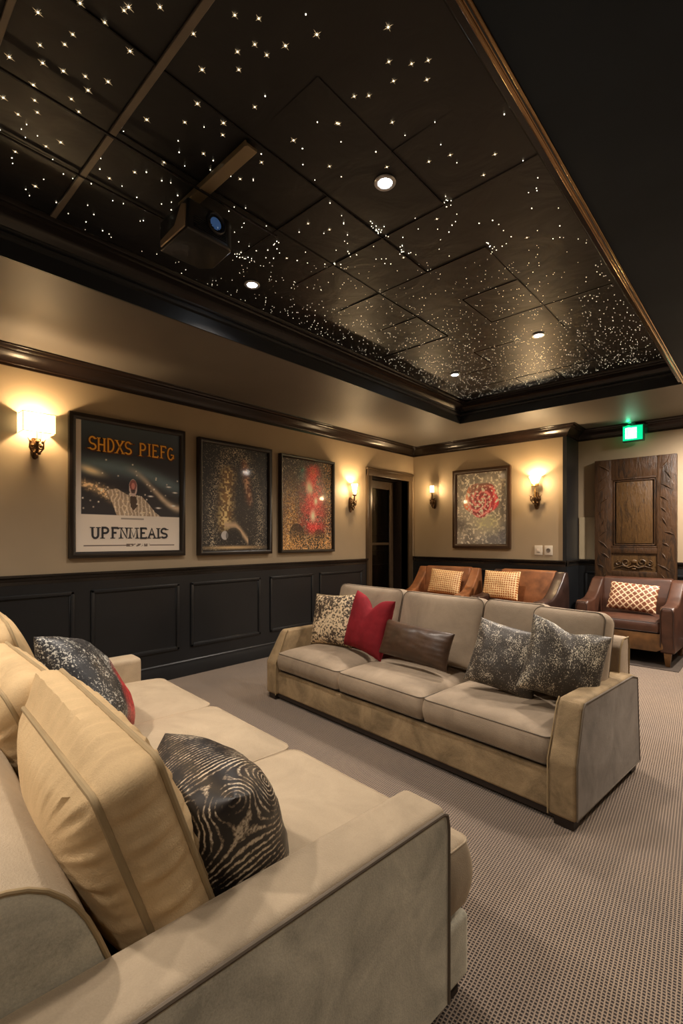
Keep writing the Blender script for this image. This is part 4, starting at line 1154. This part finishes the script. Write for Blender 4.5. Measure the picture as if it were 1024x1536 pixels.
# ------------------------------------------------------------------ near sofa (its back to the camera side)
BO, BA = (1.099, .2744), R(-4.5); lb = local(BO, BA)
sb = empty('sofa', (BO[0], BO[1], 0), BA, 'beige chenille sofa in the foreground seen over its right arm', 'sofa')
def arm_b(x0, x1, outer):
    mb = MB(); mb.box((x0, .0, .05), (x1, 1.06, .592), .028, 5); o = mb.build('arm', M['beige'], sb)
    xo = x1 if outer > 0 else x0; s = outer
    mb = MB(); a, b_ = (xo - s * .01, xo + s * .004)
    pp = [(.03, .058), (1.055, .058), (1.058, .52), (1.052, .568), (1.04, .576), (.03, .576)]
    mb.prism(pp, 0, min(a, b_), max(a, b_), .002, 1); mb.build('side_panel', M['side_sheen'], o)
    mb = MB(); mb.tube([(xo + s * .003, y, z) for y, z in ((.02, .580), (1.035, .580), (1.052, .572), (1.060, .54), (1.060, .06))], .0055, 8); mb.build('piping', M['cord'], o)
arm_b(2.212, 2.36, 1); arm_b(0, .15, -1)
mb = MB(); mb.box((.15, .06, .05), (2.21, 1.12, .235), .012, 2); mb.box((.012, 1.065, .052), (2.35, 1.185, .236), .02, 4); mb.build('base', M['side_sheen'], sb)
mb = MB(); mb.box((.1, .1, .2), (2.3, 1.14, .275), .01, 1); mb.build('deck', M['dark_wood'], sb)
mb = MB(); mb.box((.03, .02, .02), (2.33, 1.155, .055)); mb.build('plinth', M['dark_wood'], sb, False)
for x, y in ((.03, .03), (2.25, .03), (.03, 1.08), (2.25, 1.08)):
    mb = MB(); mb.box((x, y, 0), (x + .08, y + .08, .052), .004, 1); mb.build('foot', M['dark_wood'], sb)
for k, (x0, x1) in enumerate(((.15, .825), (.828, 1.515), (1.518, 2.208))):
    cushion('seat_cushion', M['beige'], M['beige'], sb, frameM((x0 + x1) / 2, .745, .357), (x1 - x0) / 2 - .002, .432, .175, .05, .04, .01, bulge=.016, seed=k + 20, pinch=.006, p=3, sub=14, which=(0, 1))
# the outer seat cushion wraps round in front of the arm
cushion('seat_wing', M['beige'], M['beige'], sb, frameM(2.26, 1.125, .357), .09, .062, .175, .03, .012, .004, bulge=.02, seed=33, pinch=.0, p=3, sub=5, which=(0,))
# back frame
mb = MB()
bp = [(-.06, .05), (.345, .05), (.305, .40), (.262, .52), (.240, .58), (.222, .63), (.205, .67), (.188, .70), (.168, .726), (.145, .748), (.118, .764), (.09, .773), (.06, .777), (.03, .776), (.0, .768), (-.03, .75), (-.05, .725), (-.06, .69)]
mb.prism(bp, 0, .145, 2.214, .012, 2); o = mb.build('back_frame', M['beige'], sb)
mb = MB(); mb.prism([(y * .97 + .003, z - .004) for y, z in bp], 0, 2.205, 2.2165, .001, 1); mb.build('end_panel', M['side_sheen'], o)
mb = MB(); mb.tube([(2.216, y, z) for y, z in bp[2:]], .0045, 8); mb.build('piping', M['cord_tan'], o)
# back cushions
def sag(v):
    v = Vector(v); return v
def c1fn(v):
    x, y, z = v; k = max(0, (1 - x / .345) / 2)
    return Vector((x, y + k * (.035 if z < 0 else .035 - .055 * min(1, z / .05)), z))
cushion('back_cushion', M['gold_chenille'], M['cord_tan'], sb, frameM(1.845, .350, .668, 90 + 19, 0, 0),   .350, .222, .118, .022, .095, .055, cord=.0075, bulge=.024, wr=.0075, seed=41, pinch=.0, p=2.2, sub=64, fn=c1fn)
cushion('back_cushion', M['gold_chenille'], M['cord_tan'], sb, frameM(1.15, .32, .675, 90 + 22, 0, 2), .34, .235, .115, .06, .09, .05, cord=.0065, bulge=.022, wr=.006, seed=42, pinch=.0, p=2.2, sub=44)
cushion('back_cushion', M['gold_chenille'], M['cord_tan'], sb, frameM(.50, .32, .70, 90 + 18, 0, -2), .34, .27, .13, .08, .09, .06, cord=.0065, bulge=.025, wr=.004, seed=43, pinch=.0, p=2.2, sub=24)

def pb(name, label, x, y, z, rot, *a, **k): return pillow(name, label, lb(x, y, z), (rot[0], rot[1], rot[2] + math.degrees(BA)), *a, **k)
pb('throw_pillow', 'black swirl-print pillow wedged against the near sofa arm', 2.01, .55, .605, (-16, 0, 180 - 4), .215, .175, .145, M['swirl'], None, 'throw pillows on the near sofa', seed=7, ears=.04, pw=.5)
pb('throw_pillow', 'black and white splashed pillow with red corner on near sofa', 0.90, .56, .70, (-36, 14, 180 - 34), .22, .24, .10, M['splash'], None, 'throw pillows on the near sofa', seed=8, ears=.05, pw=.5)

# ------------------------------------------------------------------ leather armchairs
def armchair(label, loc, rz, W_, leather, armm, apron, hb=.86, seatz=.45, group='leather armchairs along the back', D=.78):
    t = empty('armchair', loc, rz, label, 'armchair', group)
    a = W_ / 2
    # side: swoops from the back top down to the low front scroll
    side = [(0.02, .14), (.0, .50), (.005, .585), (.04, .615), (.14, .61), (.28, .625), (.40, .68), (.50, .76), (.58, .83), (.66, hb), (.74, hb - .01), (D, .70), (D, .14)]
    for s in (-1, 1):
        mb = MB(); x0, x1 = (a - .13, a) if s > 0 else (-a, -a + .13)
        mb.prism(side, 0, x0, x1, .022, 3); o = mb.build('arm', armm, t)
        mb = MB(); mb.tube([(x, y, z) for x, y, z in [(x0 + .008, .005, .20), (x0 + .008, -.004, .56), (x0 + .03, -.004, .60), (x1 - .03, -.004, .60), (x1 - .008, -.004, .56), (x1 - .008, .005, .20)]], .005, 7); mb.build('piping', M['chair_dark'], o)
    mb = MB(); mb.prism([(.50, .30), (.60, .30), (.70, .80), (.74, hb), (.70, hb + .01), (.62, hb), (.54, .60)], 0, -a + .12, a - .12, .025, 3); mb.build('backrest', leather, t)
    cushion('seat_cushion', leather, M['chair_dark'], t, frameM(0, .30, seatz - .055), a - .135, .29, .10, .03, .035, .01, bulge=.012, seed=3, pinch=.005, p=3, sub=8)
    mb = MB(); mb.prism([(-a + .10, .18), (-a + .16, .145), (a - .16, .145), (a - .10, .18), (a - .10, .33), (-a + .10, .33)], 1, .015, .06, .006, 2); mb.box((-a + .1, .05, .2), (a - .1, D - .03, .33)); mb.build('apron', apron, t)
    for sx_ in (-1, 1):
        for y, k in ((.03, 0), (D - .09, 1)):
            x = sx_ * (a - .065)
            mb = MB(); mb.prism([(x - .035, y), (x + .035, y), (x + .035, y + .06), (x - .035, y + .06)], 2, 0, .16, .004, 1, fn=lambda c, x=x, y=y: (x + (c[0] - x) * (.55 + .45 * c[2] / .16), y + .03 + (c[1] - y - .03) * (.55 + .45 * c[2] / .16), c[2])); mb.build('leg', M['dark_wood'] if armm is M['chair_dark'] else M['chair_wood'], t)
    return t
armchair('russet leather armchair on dark mat before the old wooden door', (2.985, 5.78, .008), R(-2), .94, M['chair_leather_b'], M['chair_leather_b'], M['chair_wood'], hb=.85)
pillow('throw_pillow', 'rust pillow with cream diagonal lattice on the russet armchair', (3.02, 6.13, .665), (-22, 3, -4), .245, .16, .07, M['lattice'], None, 'patterned pillows on armchairs', seed=9, ears=.05)
armchair('tan leather armchair nearest the doorway, behind the far sofa', (.86, 5.36, 0), R(8), .90, M['chair_leather'], M['chair_leather'], M['chair_wood'], hb=.92)
pillow('throw_pillow', 'orange mesh-patterned pillow on armchair nearest the doorway', (.86, 5.76, .73), (-18, 4, 8), .23, .17, .07, M['lattice_fine'], None, 'patterned pillows on armchairs', seed=10, ears=.05)
armchair('tan leather armchair with dark arms below the rose picture', (1.86, 5.36, 0), R(-3), .92, M['chair_leather'], M['chair_dark'], M['chair_dark'], hb=.92)
pillow('throw_pillow', 'orange mesh-patterned pillow on the dark-armed armchair', (1.66, 5.74, .74), (-16, 0, -2), .235, .18, .07, M['lattice_fine'], None, 'patterned pillows on armchairs', seed=12, ears=.05)
